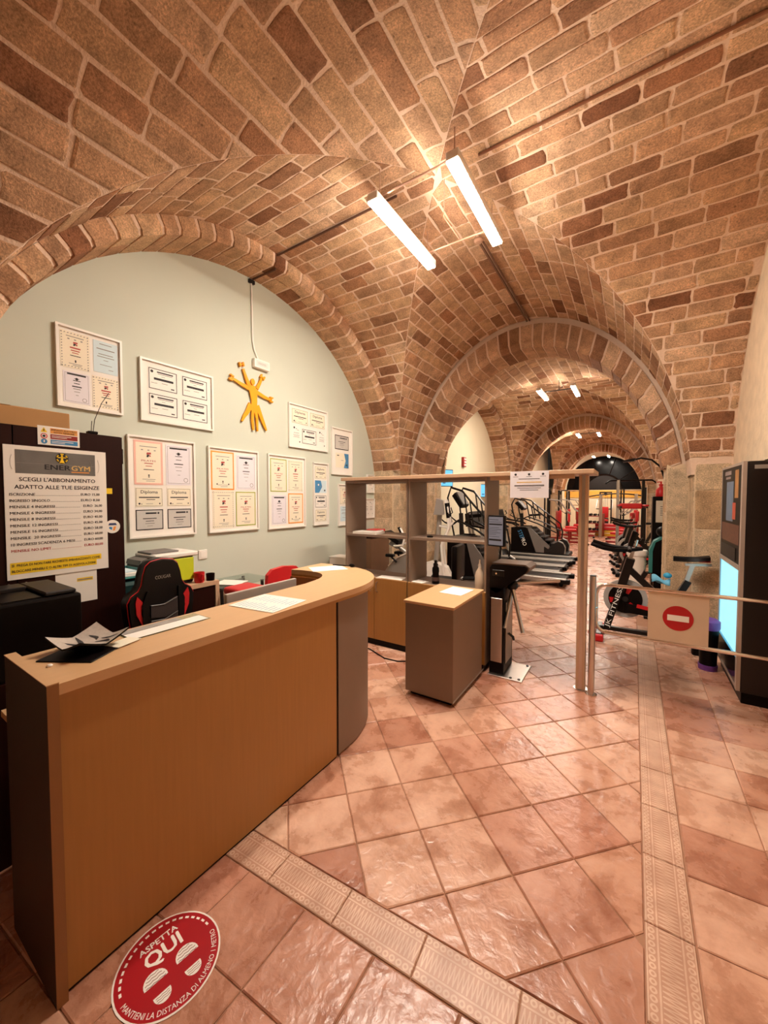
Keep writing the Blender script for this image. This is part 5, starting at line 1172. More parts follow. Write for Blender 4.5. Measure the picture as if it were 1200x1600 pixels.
# ================================================================== gym
def spin_bike(label, loc, rz, rim='silver', main=False):
    t = thing('spin_bike', label, 'exercise bike', loc, rz, group='spin bikes in the gym')
    M().rbox(.02, .92, -.03, .03, .07, .115, .006, 1).make('base_beam', MT['black_m'], t)
    for x, nm, hw_ in ((.02, 'front_stabiliser', .24), (.90, 'rear_stabiliser', .16)):
        s = M().rbox(x-.03, x+.03, -hw_, hw_, .05, .085, .008, 1).make(nm, MT['black_m'], t)
        for sy in (-1, 1): M().rbox(x-.05, x+.05, sy*hw_-.05, sy*hw_+.02, .0, .075, .015, 2).make('foot', MT['red'] if x < .5 else MT['black'], s)
    for sy in (-1, 1): M().cyl((-.05, sy*.20-.015, .07), (-.05, sy*.20+.015, .07), .035, n=16).make('transport_wheel', MT['dark_red'], t)
    fw = M().cyl((.27, -.018, .46), (.27, .018, .46), .215, n=40).make('flywheel', MT[rim], t)
    M().cyl((.27, -.024, .46), (.27, .024, .46), .165, n=32).make('disc', MT['black'], fw)
    for k in range(3):
        a = 2*PI*k/3+1.25; d = Vector((math.cos(a), math.sin(a))); n = Vector((-d.y, d.x)); q = [d*.06+n*.014, d*.155+n*.032, d*.155-n*.032, d*.06-n*.014]
        for s0, s1 in ((-.0262, -.0245), (.0245, .0262)): M().prism([(.27+p.x, .46+p.y) for p in q], s0, s1, 'y').make('red_spoke', MT['red'], fw)
    M().cyl((.27, -.05, .46), (.27, .05, .46), .03, n=14).make('hub', MT['dgrey'], fw)
    # sloping front post
    def bar(p, q, w, y0, y1, nm, mt='black_m', parent=t):
        p = Vector(p); q = Vector(q); d = (q-p).normalized(); n = Vector((-d.y, d.x))*w
        return M().prism([tuple(p+n), tuple(q+n), tuple(q-n), tuple(p-n)], y0, y1, 'y').make(nm, mt if not isinstance(mt, str) else MT[mt], parent)
    for s in (-1, 1): bar((.09, .09), (.235, .62), .032, s*.058-.018, s*.058+.018, 'fork')
    post = bar((.22, .56), (.315, .92), .042, -.07, .07, 'head_post')
    if main:
        p = Vector((.095, .13)); q = Vector((.232, .62)); d = (q-p).normalized(); nn = Vector((-d.y, d.x)); vs, fs = text_geo('JK FITNESS', .062, .01)
        xs = [v[0] for v in vs]; k = (q-p).length/(max(xs)-min(xs))
        M().add([((p+d*(v[0]*k)+nn*(v[1]-.022)).x, -.0768, (p+d*(v[0]*k)+nn*(v[1]-.022)).y) for v in vs], fs).make('lettering', MT['paper'], t, fix=False)
        M().add([(x-.33, -.0335, z) for x, z in ()], []) if False else None
    bar((.30, .80), (.70, .40), .033, -.03, .03, 'main_tube'); bar((.40, .66), (.46, .78), .022, -.028, .028, 'knob_post')
    bar((.28, .36), (.78, .33), .05, -.055, -.03, 'chain_guard', 'black'); bar((.38, .40), (.74, .345), .02, -.06, -.0555, 'guard_stripe', 'red')
    bar((.72, .10), (.70, .42), .032, -.03, .03, 'rear_tube'); bar((.66, .36), (.83, .72), .03, -.03, .03, 'seat_tube')
    bar((.80, .66), (.865, .90), .02, -.018, .018, 'seat_post', 'steel'); bar((.80, .895), (1.02, .905), .012, -.02, .02, 'seat_slider', 'steel')
    st = M(); n = 12; vs = []
    for x, w_, z in ((.70, .022, .965), (.80, .03, .965), (.88, .07, .97), (.96, .09, .985), (1.0, .07, .99)):
        vs += [(x, -w_, z-.03), (x, -w_*.8, z), (x, 0, z+.012), (x, w_*.8, z), (x, w_, z-.03), (x, 0, z-.045)]
    fs = [(6*i+k, 6*i+(k+1) % 6, 6*i+6+(k+1) % 6, 6*i+6+k) for i in range(4) for k in range(6)]+[tuple(range(6)), tuple(range(29, 23, -1))]
    sd = st.add(vs, fs).make('saddle', MT['black'], t, smooth=True); M().rbox(.90, 1.005, -.07, .07, .935, .955, .008, 1).make('saddle_base', MT['dark_red'], sd)
    bar((.295, .86), (.345, 1.04), .018, -.02, .02, 'handlebar_post', 'steel'); M().cyl((.345, 0, 1.0), (.375, 0, 1.13), .010, n=8).make('brake_lever', MT['chrome'], t)
    for s in (-1, 1): M().tube([(.42, s*.03, 1.035), (.30, s*.08, 1.02), (.16, s*.17, 1.02), (.05, s*.19, 1.04), (-.07, s*.17, 1.08)], [.018, .02, .023, .023, .022], 10).make('handlebar', MT['black'], t, smooth=True)
    M().tube([(.30, -.16, 1.02), (.30, .16, 1.02)], .02, 10).make('handlebar_bridge', MT['black'], t)
    for s, a in ((-1, .9), (1, .9+PI)):
        c = (.60+.16*math.cos(a), s*.11, .36+.16*math.sin(a)); cr = M().tube([(.60, s*.075, .36), c], .013, 8).make('crank', MT['steel'], t); M().rbox(c[0]-.045, c[0]+.045, min(c[1], c[1]+s*.09), max(c[1], c[1]+s*.09), c[2]-.012, c[2]+.012, .004, 1).make('pedal', MT['black'], cr)
    return t
bike = spin_bike('black and red spin bike lettered on its fork, right behind the gate', (-.33, 5.12, 0), .03, 'rim', True)
rr_ = random.Random(8)
for (x, y, rz, lb) in ((-.28, 9.3, .10, 'spin bike in the gym behind the lettered one, nearest of the row'), (-.35, 10.5, .22, 'spin bike second in the gym row behind the lettered one'), (-.42, 11.7, .15, 'spin bike third and furthest in the gym row')):
    c = dup(bike, (x, y, 0), rz, lb)
    for ch in list(c.children):
        if ch.name.startswith('lettering'): bpy.data.objects.remove(ch); continue
        if ch.name.startswith('transport'): ch.data = ch.data.copy(); ch.data.materials[0] = MT['black']
        for g_ in ch.children:
            if g_.name.startswith('foot'): g_.data = g_.data.copy(); g_.data.materials[0] = MT['black']
o = thing('blue_cloth', 'pale blue cloth and bag draped over the spin bike frame', 'cloth', (.22, 5.08, .73))
cl = M(); K = 10; vs = []
for i in range(K+1):
    for j in range(5): u, v = i/K, j/4; vs.append((-.04+.16*u, -.05+.10*v, .015+.03*math.sin(u*5+v*2)*(1-abs(2*v-1)*.3)-.05*(2*abs(v-.5))**2))
cl.add(vs, [(i*5+j, i*5+5+j, i*5+6+j, i*5+1+j) for i in range(K) for j in range(4)]); c_ = cl.make('cloth', MT['blue_c'], o, smooth=True); md = c_.modifiers.new('thick', 'SOLIDIFY'); md.thickness = .012
M().ball((.10, 0, .04), (.04, .035, .03), 12, 8).make('bag', mat('bright_blue_nylon', '#2f9bc4', .5), o, smooth=True)
# ---- stair climber
def stair_climber(label, loc, rz=0.0, letters=False, sc=1.0):
    t = thing('stair_climber', label, 'stair climber', loc, rz, group='stair climbers in the gym')
    k = .00215
    def q(zx, zy): return ((zx-150)*k, (1060-zy)*k)
    def poly(pts, y0, y1, nm, mt, par=t): return M().prism([q(*p) for p in pts], y0, y1, 'y').make(nm, MT[mt], par)
    W = .40
    M().rbox(.02, 1.66, -W, W, .03, .13, .03, 2).make('base', MT['black'], t)
    for x in (.1, 1.5):
        for s in (-1, 1): M().cyl((x, s*.3, 0), (x, s*.3, .035), .03, n=10).make('foot', MT['dgrey'], t)
    for s in (-1, 1):
        y0, y1 = (-W, -W+.05) if s < 0 else (W-.05, W)
        cw = poly([(215, 1000), (290, 690), (420, 690), (540, 1000)], y0, y1, 'side_cowl', 'black'); e = -.0015 if s < 0 else .0015
        poly([(440, 700), (480, 700), (720, 930), (690, 950), (640, 920), (640, 1000), (545, 1000)], y0, y1, 'grey_panel', 'grey', cw)
        poly([(640, 1000), (645, 925), (690, 950), (720, 900), (800, 850), (860, 880), (880, 930), (870, 1000)], y0, y1, 'tail_cowl', 'dgrey', cw)
        M().tube([(q(800, 850)[0], (y0+y1)/2, q(0, 845)[1]), (q(850, 870)[0], (y0+y1)/2, q(0, 865)[1]), (q(880, 920)[0], (y0+y1)/2, q(0, 915)[1]), (q(875, 1000)[0], (y0+y1)/2, q(0, 1000)[1])], .02, 8).make('tail_trim', MT['silver'], cw)
    for i in range(6):
        x, z = q(470+65*i, 720+38*i); M().rbox(x-.05, x+.10, -W+.06, W-.06, z-.06, z-.02, .008, 1).make('step', MT['dgrey'], t); M().box(x-.055, x-.045, -W+.06, W-.06, z-.06, z+.05).make('step_riser', MT['black'], t)
    M().box(q(230, 0)[0], q(430, 0)[0], -W+.05, W-.05, q(0, 990)[1], q(0, 700)[1]).make('drive_housing', MT['black'], t)
    for s in (-1, 1):
        y = s*(W-.02)
        def tb(pts, r, nm, mt='black_m'): return M().tube([(q(a, b)[0], y*f, q(a, b)[1]) for a, b, f in pts], r, 8).make(nm, MT[mt], t, smooth=True)
        tb([(300, 690, .8), (250, 500, .9), (235, 400, .95), (275, 322, 1), (400, 350, 1), (480, 420, 1), (620, 530, 1), (770, 650, 1), (800, 760, 1), (790, 850, 1)], .020, 'long_handrail')
        tb([(300, 600, 1), (360, 570, 1), (560, 640, 1), (780, 745, 1)], .018, 'lower_handrail')
        tb([(420, 365, 1), (465, 590, 1)], .016, 'rail_strut'); tb([(480, 420, 1), (520, 600, 1)], .016, 'rail_strut')
        tb([(145, 480, .8), (165, 520, .8), (125, 550, .9), (200, 590, .9), (270, 605, .9)], .014, 'front_grip')
    M().tube([(q(330, 690)[0], 0, q(0, 690)[1]), (q(320, 520)[0], 0, q(0, 520)[1])], .05, 10).make('console_mast', MT['dgrey'], t)
    c = poly([(255, 385), (290, 360), (375, 455), (345, 480)], -.22, .22, 'console', 'black'); poly([(292, 358), (298, 353), (380, 448), (376, 453)], -.18, .18, 'console_screen', 'grey', c)
    poly([(430, 530), (560, 520), (560, 545), (430, 555)], -.10, .10, 'bottle_holder', 'black')
    if letters:
        p = Vector(q(330, 730)); e = Vector(q(405, 925)); d = (e-p).normalized(); nn = Vector((-d.y, d.x)); vs, fs = text_geo('STEPRO', .15, .01); xs = [v[0] for v in vs]; kk = (e-p).length/(max(xs)-min(xs))
        half = min(xs)+(max(xs)-min(xs))*.5
        for nm, mt, sel in (('lettering', MT['ink_b'], lambda x: x < half), ('lettering', MT['paper'], lambda x: x >= half)):
            ff = [f for f in fs if sel(sum(vs[i][0] for i in f)/len(f))]
            M().add([((p+d*(v[0]*kk)+nn*(v[1]*1.0-.03)).x, -W-.002, (p+d*(v[0]*kk)+nn*(v[1]*1.0-.03)).y) for v in vs], ff).make(nm, mt, t, fix=False)
        m = M(); m.rect(1.10, 1.35, .06, .085, -W-.002); m.make('lettering', MT['silver'], t)
    return t
stair_climber('stair climber lettered on its side, standing behind the treadmills', (-3.05, 11.35, 0), 0, True)
c1 = stair_climber('stair climber with long black handrails, seen through the shelving', (-3.05, 6.92, 0), 0); c1.scale = (.82, .78, 1.13)
# ---- treadmills: decks run across the room, tails to the right
def treadmill(label, loc, rz=0.0):
    t = thing('treadmill', label, 'treadmill', loc, rz, group='treadmills standing side by side')
    M().box(-1.55, -.04, -.24, .24, .10, .135).make('belt', MT['black'], t)
    for s in (-1, 1):
        M().rbox(-1.60, 0, s*.30-.05, s*.30+.05, .085, .165, .012, 2).make('side_rail', MT['silver'], t); M().rbox(-.12, .06, s*.30-.052, s*.30+.052, .07, .155, .015, 2).make('end_cap', MT['black'], t)
        M().cyl((-.10, s*.22-.02, .04), (-.10, s*.22+.02, .04), .04, n=14).make('wheel', MT['black'], t)
        M().tube([(-1.62, s*.33, .12), (-1.80, s*.33, 1.05)], .03, 10).make('upright', MT['silver'], t, smooth=True); M().tube([(-1.80, s*.33, 1.05), (-1.30, s*.33, .98), (-1.2, s*.33, .93)], .02, 8).make('handrail', MT['black'], t, smooth=True)
    M().cyl((-.05, -.25, .11), (-.05, .25, .11), .028, n=12).make('roller', MT['dgrey'], t)
    M().prism([(-2.0, .03), (-1.56, .03), (-1.56, .16), (-1.70, .24), (-1.95, .22)], -.32, .32, 'y').make('motor_hood', MT['black'], t)
    c = M().prism([(-1.86, 1.02), (-1.72, 1.02), (-1.80, 1.30), (-1.88, 1.28)], -.34, .34, 'y').make('console', MT['dgrey'], t); M().prism([(-1.718, 1.06), (-1.714, 1.06), (-1.788, 1.27), (-1.792, 1.27)], -.25, .25, 'y').make('screen', MT['black'], c)
    M().box(-1.7, -.1, -.22, .22, .05, .099).make('under_frame', MT['dgrey'], t)
    for s in (-1, 1): M().box(-1.5, -1.42, s*.2-.03, s*.2+.03, 0, .05).make('foot', MT['black'], t)
    return t
tm = treadmill('silver-railed treadmill, nearest of the four', (-.97, 7.72, 0))
for x, y, nm in ((-1.2, 8.50, 'second of the four from the front'), (-1.2, 9.28, 'third of the four from the front'), (-1.15, 10.06, 'furthest of the four')): dup(tm, (x, y, 0), 0, 'silver-railed treadmill, '+nm)
# ---- recumbent bike behind the shelving
rb = thing('recumbent_bike', 'silver recumbent bike with a dark console, behind the left shelving unit', 'exercise bike', (-2.87, 4.55, 0), .12)
cv = [(-.04, .56), (.03, .66), (.16, .78), (.30, .85), (.40, .86), (.48, .81), (.52, .69), (.53, .56), (.50, .46), (.0, .46)]
body = M().prism(cv, -.09, .09, 'y').make('cover', MT['silver'], rb); M().tube([(x, -.092, z) for x, z in cv[1:8]], .010, 6).make('cover_trim', MT['white'], body)
M().rbox(-.25, 1.05, -.04, .04, .12, .20, .01, 1).make('beam', MT['silver'], rb); M().box(-.02, .5, -.06, .06, .20, .462).make('frame_block', MT['grey'], rb)
for x in (-.22, 1.0): M().rbox(x-.04, x+.04, -.27, .27, 0, .12, .02, 2).make('stabiliser', MT['silver'], rb)
M().tube([(.34, 0, .80), (.12, 0, .94), (.06, 0, 1.02)], .03, 10).make('mast', MT['silver'], rb, smooth=True)
M().prism([(-.06, 1.10), (-.03, 1.14), (.20, 1.02), (.18, .96)], -.12, .12, 'y').make('console', MT['black'], rb); M().prism([(.03, .96), (.16, .90), (.20, .95), (.08, 1.02)], -.09, .09, 'y').make('console_base', MT['grey'], rb)
for s in (-1, 1): M().tube([(.10, s*.06, .94), (.16, s*.16, .95), (.30, s*.22, .97), (.33, s*.22, 1.08), (.26, s*.21, 1.20)], .015, 8).make('handlebar', MT['white'], rb, smooth=True); M().tube([(.28, s*.215, 1.13), (.24, s*.21, 1.21)], .02, 8).make('grip', MT['black'], rb)
for s in (-1, 1): cr = M().tube([(.16, s*.10, .72), (.06, s*.12, .82)], .013, 8).make('crank', MT['dgrey'], rb); M().rbox(.03, .15, s*.13-.045 if s > 0 else -.20, s*.20 if s > 0 else -.12, .80, .84, .01, 1).make('pedal', MT['black'], cr)
M().tube([(.60, 0, .18), (.72, 0, .46)], .035, 10).make('seat_post', MT['silver'], rb); M().rbox(.60, .98, -.2, .2, .46, .54, .03, 2).make('seat', MT['black'], rb, smooth=True); M().rbox(.95, 1.03, -.2, .2, .56, 1.0, .03, 2).make('backrest', MT['black'], rb, smooth=True); M().box(.96, 1.0, -.03, .03, .45, .57).make('back_bar', MT['dgrey'], rb)
# low dark cabinet with red boxes behind the bike
o = thing('dark_shelf', 'low dark brown cupboard behind the recumbent bike', 'cupboard', (-3.53, 4.62, 0)); M().rbox(0, .30, 0, .50, 0, 1.0, .004, 1).make('body', mat('walnut_board', '#6b4a32', .5, var=.15, stretch=(8, 8, .6)), o); M().rbox(-.005, .31, -.005, .51, 1.0, 1.03, .003, 1).make('top', MT['dark_wood'], o)
for k, (mt, lb) in enumerate((('dark_red', 'dark red box file lying on the low dark cupboard'), ('red', 'bright red box lying on the dark red box file'))):
    o = thing('box_file', lb, 'box', (-3.48, 4.75, 1.03+.045*k)); M().rbox(0, .22, 0, .30, 0, .04, .004, 1).make('case', MT[mt], o); M().box(.2202, .2212, .05, .25, .01, .03).make('spine_label', MT['paper'], o)
# ---- elliptical trainer (white and silver arms)
et = thing('elliptical_trainer', 'white and silver elliptical trainer behind the shelving divider', 'elliptical trainer', (-2.60, 5.70, 0), .35); et.scale = (1.12, 1, 1.15)
M().rbox(-.35, .75, -.25, -.19, .04, .10, .01, 1).make('rail', MT['silver'], et); M().rbox(-.35, .75, .19, .25, .04, .10, .01, 1).make('rail', MT['silver'], et); M().rbox(-.38, -.30, -.3, .3, 0, .08, .02, 1).make('stabiliser', MT['white'], et); M().rbox(.70, .78, -.3, .3, 0, .08, .02, 1).make('stabiliser', MT['white'], et)
M().prism([(-.34, .1), (.14, .1), (.18, .25), (.10, .42), (-.10, .50), (-.30, .44)], -.13, .13, 'y').make('flywheel_cover', MT['white'], et); M().tube([(-.08, 0, .45), (-.02, 0, 1.18)], .035, 10).make('mast', MT['silver'], et)
c = M().prism([(-.10, 1.16), (-.06, 1.38), (.02, 1.36), (.04, 1.16)], -.16, .16, 'y').make('console', MT['silver'], et); M().prism([(.022, 1.20), (.026, 1.20), (.012, 1.34), (.008, 1.34)], -.11, .11, 'y').make('screen', MT['dgrey'], c)
for s in (-1, 1):
    M().tube([(.06, s*.26, .30), (.02, s*.26, .75), (.12, s*.25, 1.0), (.10, s*.24, 1.25), (.06, s*.22, 1.36)], .018, 8).make('swing_arm', MT['white'], et, smooth=True); M().tube([(.11, s*.245, 1.12), (.08, s*.23, 1.32)], .023, 8).make('grip', MT['black'], et)
    M().tube([(.06, s*.20, .30), (.60, s*.20, .16)], .022, 8).make('foot_arm', MT['silver'], et); M().rbox(.30, .62, s*.20-.07, s*.20+.07, .22, .26, .015, 1).make('footplate', MT['black'], et)
    M().tube([(-.02, s*.05, 1.0), (.10, s*.16, .98), (.16, s*.17, 1.04)], .014, 8).make('fixed_grip', MT['white'], et, smooth=True)
    M().cyl((-.1, s*.14, .3), (-.1, s*.19, .3), .03, n=12).make('crank_hub', MT['dgrey'], et); M().tube([(-.1, s*.18, .3), (.06, s*.20, .30)], .016, 8).make('crank', MT['dgrey'], et)
# ---- screens and red light on the cream lunette wall
for y, z, lb, sc_, rz in ((7.45, 1.84, 'lit blue television on the gym wall nearest the arch', 1, R90-.5), (10.55, 1.62, 'lit blue television on the gym wall further back', 1, R90-.9)):
    t = thing('television', lb, 'television', (XWALL+.16, y, z), rz); M().rbox(-.27, .27, -.03, .0, 0, .36, .006, 1).make('case', MT['black'], t); M().rect(-.255, .255, .015, .345, -.0306).make('screen', MT['tv'], t); M().tube([(0, .0, .18), (0, .09, .18)], .02, 8).make('bracket', MT['black_m'], t)
    m = M()
    for k in range(4): m.rect(-.2+.1*k, -.13+.1*k, .06+.03*(k % 2), .1+.03*(k % 2), -.0312)
    m.make('screen_graphics', MT['ink_b'], t)
t = thing('red_alarm', 'red alarm box high on the cream gym wall', 'alarm', (XWALL, 9.02, 2.36), R90); M().rbox(-.09, .09, -.06, -.001, 0, .24, .01, 2).make('case', MT['dark_red'], t)
for k in range(3): M().rbox(-.065+.02*(k % 2), .065, -.07, -.0605, .03+.07*k, .07+.07*k, .003, 1).make('lit_bar', MT['led_red'], t)
# ---- right edge of the gym arch: black cabinet, dispenser, bin, arc lamp
t = thing('black_cabinet', 'tall narrow black cabinet with a notice, right inside the gym arch', 'cabinet', (.20, 6.75, 0)); M().rbox(.03, .50, 0, .40, 0, 1.62, .006, 1).make('body', MT['black'], t); M().box(.07, .42, -.0035, -.0005, 1.25, 1.56).make('notice', mat('cream_notice', '#cfc3ae', .7), t)
m = M(); m.rect(.20, .36, 1.515, 1.535, -.004)
for z in (1.47, 1.44, 1.41, 1.38, 1.35): m.rect(.12, .37-.05*random.random(), z, z+.008, -.004)
m.make('notice_text', MT['ink'], t)
t = thing('red_pump_bottle', 'red pump bottle standing on the tall black cabinet', 'bottle', (.33, 6.90, 1.62)); M().lathe([(0, 0), (.06, 0), (.065, .02), (.06, .10), (.025, .14), (.02, .16)], n=18).make('body', MT['red'], t, smooth=True); M().lathe([(.028, .155), (.028, .18), (.012, .185), (.012, .22), (0, .22)], n=14).make('pump', MT['red'], t, smooth=True); M().tube([(0, 0, .215), (-.05, 0, .21)], .008, 6).make('spout', MT['red'], t)
t = thing('towel_dispenser', 'teal and black towel dispenser on a dark stand inside the arch', 'dispenser', (.20, 6.50, 0)); M().rbox(.05, .20, .0, .16, .0, .55, .008, 1).make('stand', MT['black'], t)
M().prism([(.0, .55), (.0, .86), (.05, .99), (.14, 1.05), (.20, 1.06), (.20, .55)], -.02, .20, 'y').make('case', MT['black'], t); M().prism([(-.006, .56), (-.006, .87), (.045, 1.0), (.138, 1.065), (.15, 1.04), (.065, .985), (.035, .86), (.035, .56)], -.028, .19, 'y').make('teal_cover', MT['teal'], t); M().ball((.15, .08, 1.13), (.08, .08, .075), 14, 8).make('roll_cover', MT['black'], t, smooth=True)
t = thing('waste_bin', 'tall white waste bin left of the teal dispenser', 'bin', (.055, 6.56, 0)); M().lathe([(0, 0), (.085, 0), (.115, .80), (.125, .80), (.125, .83), (.11, .83), (.10, .76)], n=20).make('bin', MT['white'], t, smooth=True); M().lathe([(.126, .78), (.13, .80), (.13, .84), (.12, .86), (.10, .86)], n=20).make('liner', mat('bin_liner', '#e9e4de', .5), t, smooth=True)
t = thing('arc_lamp', 'thin black arc-shaped floor lamp beside the right jamb of the gym arch', 'lamp', (.355, 6.40, 0)); M().tube([(0, 0, .02), (0, 0, 1.65), (-.01, 0, 1.85), (-.06, 0, 2.02), (-.16, 0, 2.12), (-.28, 0, 2.15), (-.36, 0, 2.13)], .013, 8).make('stem', MT['black_m'], t, smooth=True); M().prism([(-.34, 2.14), (-.36, 2.15), (-.50, 2.125), (-.49, 2.10), (-.36, 2.11)], -.04, .04, 'y').make('head', MT['black_m'], t); M().cyl((0, 0, 0), (0, 0, .02), .055, n=24).make('base', MT['black_m'], t)
t = thing('purple_bucket', 'purple and black bucket squeezed between gate sign and vending machine', 'bucket', (.612, 4.62, 0)); t.scale = (.84, .84, .95); M().lathe([(0, 0), (.075, 0), (.09, .43), (.08, .43)], n=20).make('bucket', MT['black'], t, smooth=True); M().lathe([(.092, .40), (.1, .42), (.1, .48), (.075, .50), (0, .50)], n=20).make('lid', MT['purple'], t, smooth=True); M().lathe([(.079, .0), (.085, .0), (.088, .05), (.08, .05)], n=20).make('foot_ring', MT['purple'], t, smooth=True)
# ---- weight machines deeper in the gym
def weight_machine(label, loc, rz, pad='red_pad'):
    t = thing('weight_machine', label, 'weight machine', loc, rz, group='weight machines deep in the gym')
    for x in (-.25, .25): M().rbox(x-.03, x+.03, -.03, .03, .0, 1.85, .006, 1).make('upright', MT['black_m'], t)
    M().rbox(-.28, .28, -.035, .035, 1.85, 1.91, .006, 1).make('cross_beam', MT['black_m'], t)
    for k in range(9): M().rbox(-.14, .14, -.06, .06, .12+.05*k, .165+.05*k, .004, 1).make('weight_plate', MT['dgrey'], t)
    for x in (-.08, .08): M().cyl((x, 0, .05), (x, 0, 1.85), .012, n=8).make('guide_rod', MT['chrome'], t)
    M().rbox(-.04, .04, .0, 1.3, .04, .11, .006, 1).make('floor_beam', MT['dark_red'], t); M().rbox(-.28, .28, -.05, .05, .0, .05, .005, 1).make('foot_beam', MT['black_m'], t); M().rbox(-.25, .25, 1.25, 1.32, .0, .06, .005, 1).make('foot_beam', MT['black_m'], t)
    M().tube([(0, .75, .10), (0, .75, .45)], .035, 10).make('seat_post', MT['dark_red'], t); M().rbox(-.19, .19, .55, .95, .45, .53, .03, 2).make('seat', MT[pad], t, smooth=True); M().rbox(-.17, .17, .34, .42, .60, 1.15, .03, 2).make('backrest', MT[pad], t, smooth=True); M().tube([(0, .38, .10), (0, .36, 1.1)], .03, 8).make('back_post', MT['dark_red'], t)
    for s in (-1, 1): M().tube([(s*.25, .0, 1.55), (s*.33, .35, 1.50), (s*.36, .60, 1.12), (s*.34, .72, 1.05)], .018, 8).make('lever', MT['silver'], t, smooth=True); M().tube([(s*.34, .70, 1.06), (s*.20, .72, 1.05)], .022, 8).make('grip', MT['black'], t)
    M().cyl((0, .02, 1.80), (0, .06, 1.80), .07, n=16).make('pulley', MT['black'], t); M().tube([(0, .07, 1.80), (0, .07, .9), (0, .05, .57)], .005, 5).make('cable', MT['black'], t)
    return t
wm = weight_machine('red-seated weight machine left of the passage, nearest of its side', (-2.55, 14.3, 0), -1.2)
for x, y, rz, lb in ((-2.7, 15.8, -1.4, 'red-seated weight machine left of the passage, second on its side'), (-2.6, 17.4, -1.5, 'red-seated weight machine left of the passage, third on its side'), (-2.5, 19.2, -1.3, 'red-seated weight machine left of the passage, furthest on its side'),
                     (.35, 13.9, 1.3, 'red-seated weight machine right of the passage, nearest of its side'), (.5, 15.4, 1.5, 'red-seated weight machine right of the passage, second on its side'), (.45, 16.9, 1.35, 'red-seated weight machine right of the passage, third on its side'), (-1.2, 22.6, 3.1, 'red-seated weight machine standing against the end wall')):
    dup(wm, (x, y, 0), rz, lb)
def rack(label, loc, rz):
    t = thing('power_rack', label, 'rack', loc, rz, group='tall racks in the gym')
    for x in (-.5, .5):
        for y in (-.3, .3): M().rbox(x-.03, x+.03, y-.03, y+.03, 0, 2.0, .005, 1).make('upright', MT['black_m'], t)
        M().rbox(x-.03, x+.03, -.3, .3, 1.94, 2.0, .005, 1).make('top_rail', MT['black_m'], t); M().rbox(x-.03, x+.03, -.45, .45, 0, .06, .005, 1).make('foot_rail', MT['dark_red'], t)
    M().cyl((-.75, -.32, 1.25), (.75, -.32, 1.25), .014, n=8).make('barbell', MT['chrome'], t)
    for s in (-1, 1):
        for k, r in ((0, .2), (1, .2), (2, .14)): M().cyl((s*(.60+.035*k), -.32, 1.25), (s*(.63+.035*k), -.32, 1.25), r, n=20).make('disc_weight', MT['black'], t)
    M().tube([(-.5, .3, 1.97), (-.2, .3, 1.93), (.2, .3, 1.93), (.5, .3, 1.97)], .02, 8).make('pull_up_bar', MT['chrome'], t)
    return t
rk = rack('tall black rack with barbell at the left, behind the lettered stair climber', (-2.5, 13.0+.9, 0), -.3); rk.location = (-2.45, 20.9, 0)
dup(rk, (.05, 20.9, 0), .2, 'tall black rack with barbell at the right end of the gym')
rk['label'] = 'tall black rack with barbell at the left end of the gym'
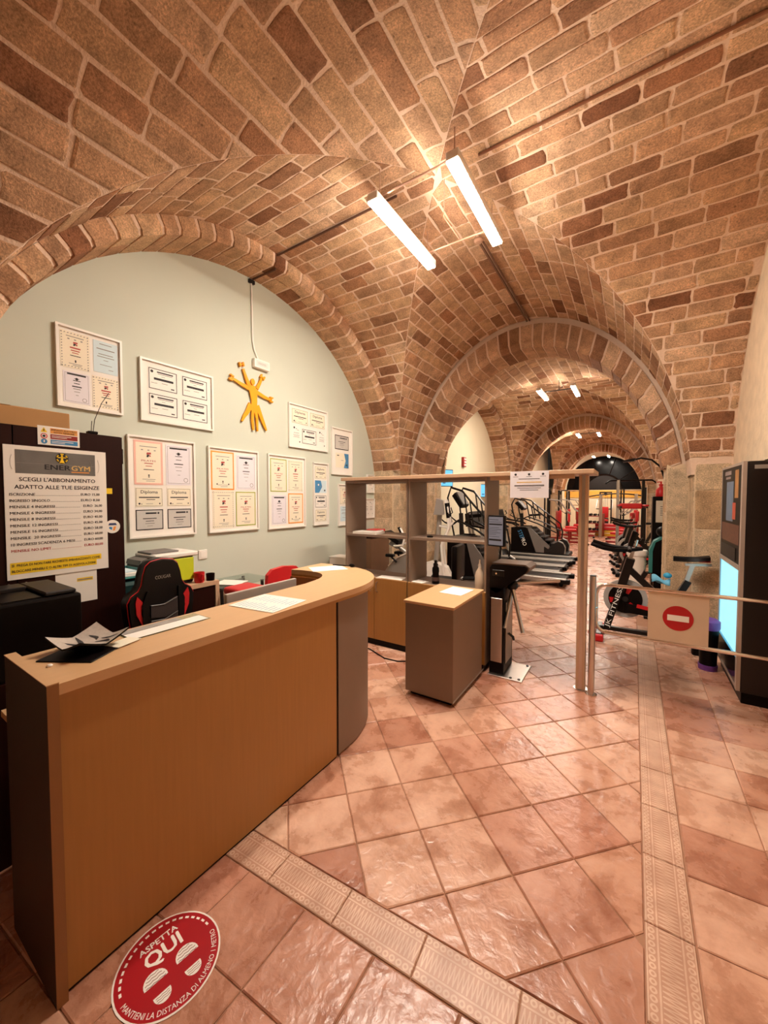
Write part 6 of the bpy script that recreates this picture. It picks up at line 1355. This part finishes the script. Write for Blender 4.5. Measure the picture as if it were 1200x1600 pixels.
# boxing station: red pads and a high bar at the right
t = thing('pull_tower', 'tall pull-up tower with red pads on the right of the gym', 'tower', (-.08, 12.72, 0), .2)
for x in (-.3, .3): M().rbox(x-.035, x+.035, -.035, .035, 0, 2.1, .006, 1).make('upright', MT['silver'] if x < 0 else MT['black_m'], t); M().rbox(x-.04, x+.04, -.45, .45, 0, .06, .006, 1).make('foot', MT['black_m'], t)
M().tube([(-.62, .0, 2.0), (-.5, 0, 2.09), (.5, 0, 2.09), (.62, 0, 2.0)], .022, 8).make('pull_up_bar', MT['black'], t); M().rbox(-.27, .27, -.10, -.03, 1.30, 1.45, .03, 2).make('red_pad', MT['red_pad'], t)
for s in (-1, 1): M().tube([(s*.3, 0, 1.35), (s*.3, -.45, 1.35)], .025, 8).make('dip_bar', MT['black_m'], t); M().rbox(s*.3-.05, s*.3+.05, -.45, -.15, 1.375, 1.42, .015, 1).make('arm_pad', MT['red_pad'], t)
# steel arch frame with two columns
t = thing('steel_arch_frame', 'brushed steel frame of two columns and a shallow arched tube', 'frame', (-1.12, 17.9, 0))
for x in (0, 1.2): M().cyl((x, 0, 0), (x, 0, 1.72 if x == 0 else 1.76), .06, n=18).make('column', MT['steel'], t, smooth=True); M().cyl((x, 0, 0), (x, 0, .03), .11, n=20).make('foot_plate', MT['steel'], t)
M().tube([(-.7+2.5*i/12, 0, 1.60+.17*math.sin(PI*(i/12))) for i in range(13)], .025, 8).make('arched_tube', MT['dgrey'], t, smooth=True)
# mats and plates rack at the end
for k, (mt, lb, z) in enumerate((('yellow', 'yellow exercise mat, lowest of the stack deep in the gym', 0), ('red', 'red exercise mat lying on the yellow one deep in the gym', .26))):
    t = thing('exercise_mat', lb, 'mat', (-1.35, 18.5+.0*k, z)); M().rbox(0, 1.2, 0, .7, 0, .24, .02, 2).make('mat', mat('ochre_vinyl', '#d9a321', .5) if k == 0 else MT['red_pad'], t); M().box(.0, 1.2, -.0015, -.0002, .11, .13).make('seam', MT['white'], t)
t = thing('dumbbell_rack', 'low dumbbell rack with rows of dumbbells left of the passage', 'rack', (-1.95, 18.4, 0), -.2)
for x in (0, .9): M().rbox(x-.03, x+.03, -.2, .2, 0, .95, .006, 1).make('side_frame', MT['dark_red'], t)
for k in range(3): M().box(0, .9, -.22+.06*k, .05+.06*k, .22+.30*k, .25+.30*k).make('tray', MT['dark_red'], t)
for k in range(3):
    for i in range(5): d = M(); xx = .12+.165*i; yy = -.09+.06*k; zz = .30+.30*k; d.cyl((xx, yy-.11, zz), (xx, yy-.04, zz), .05, n=8); d.cyl((xx, yy+.04, zz), (xx, yy+.11, zz), .05, n=8); d.cyl((xx, yy-.04, zz), (xx, yy+.04, zz), .015, n=6); d.make('dumbbell', MT['dgrey'], t)
# second spin bike type: padded red saddle machines near the right row
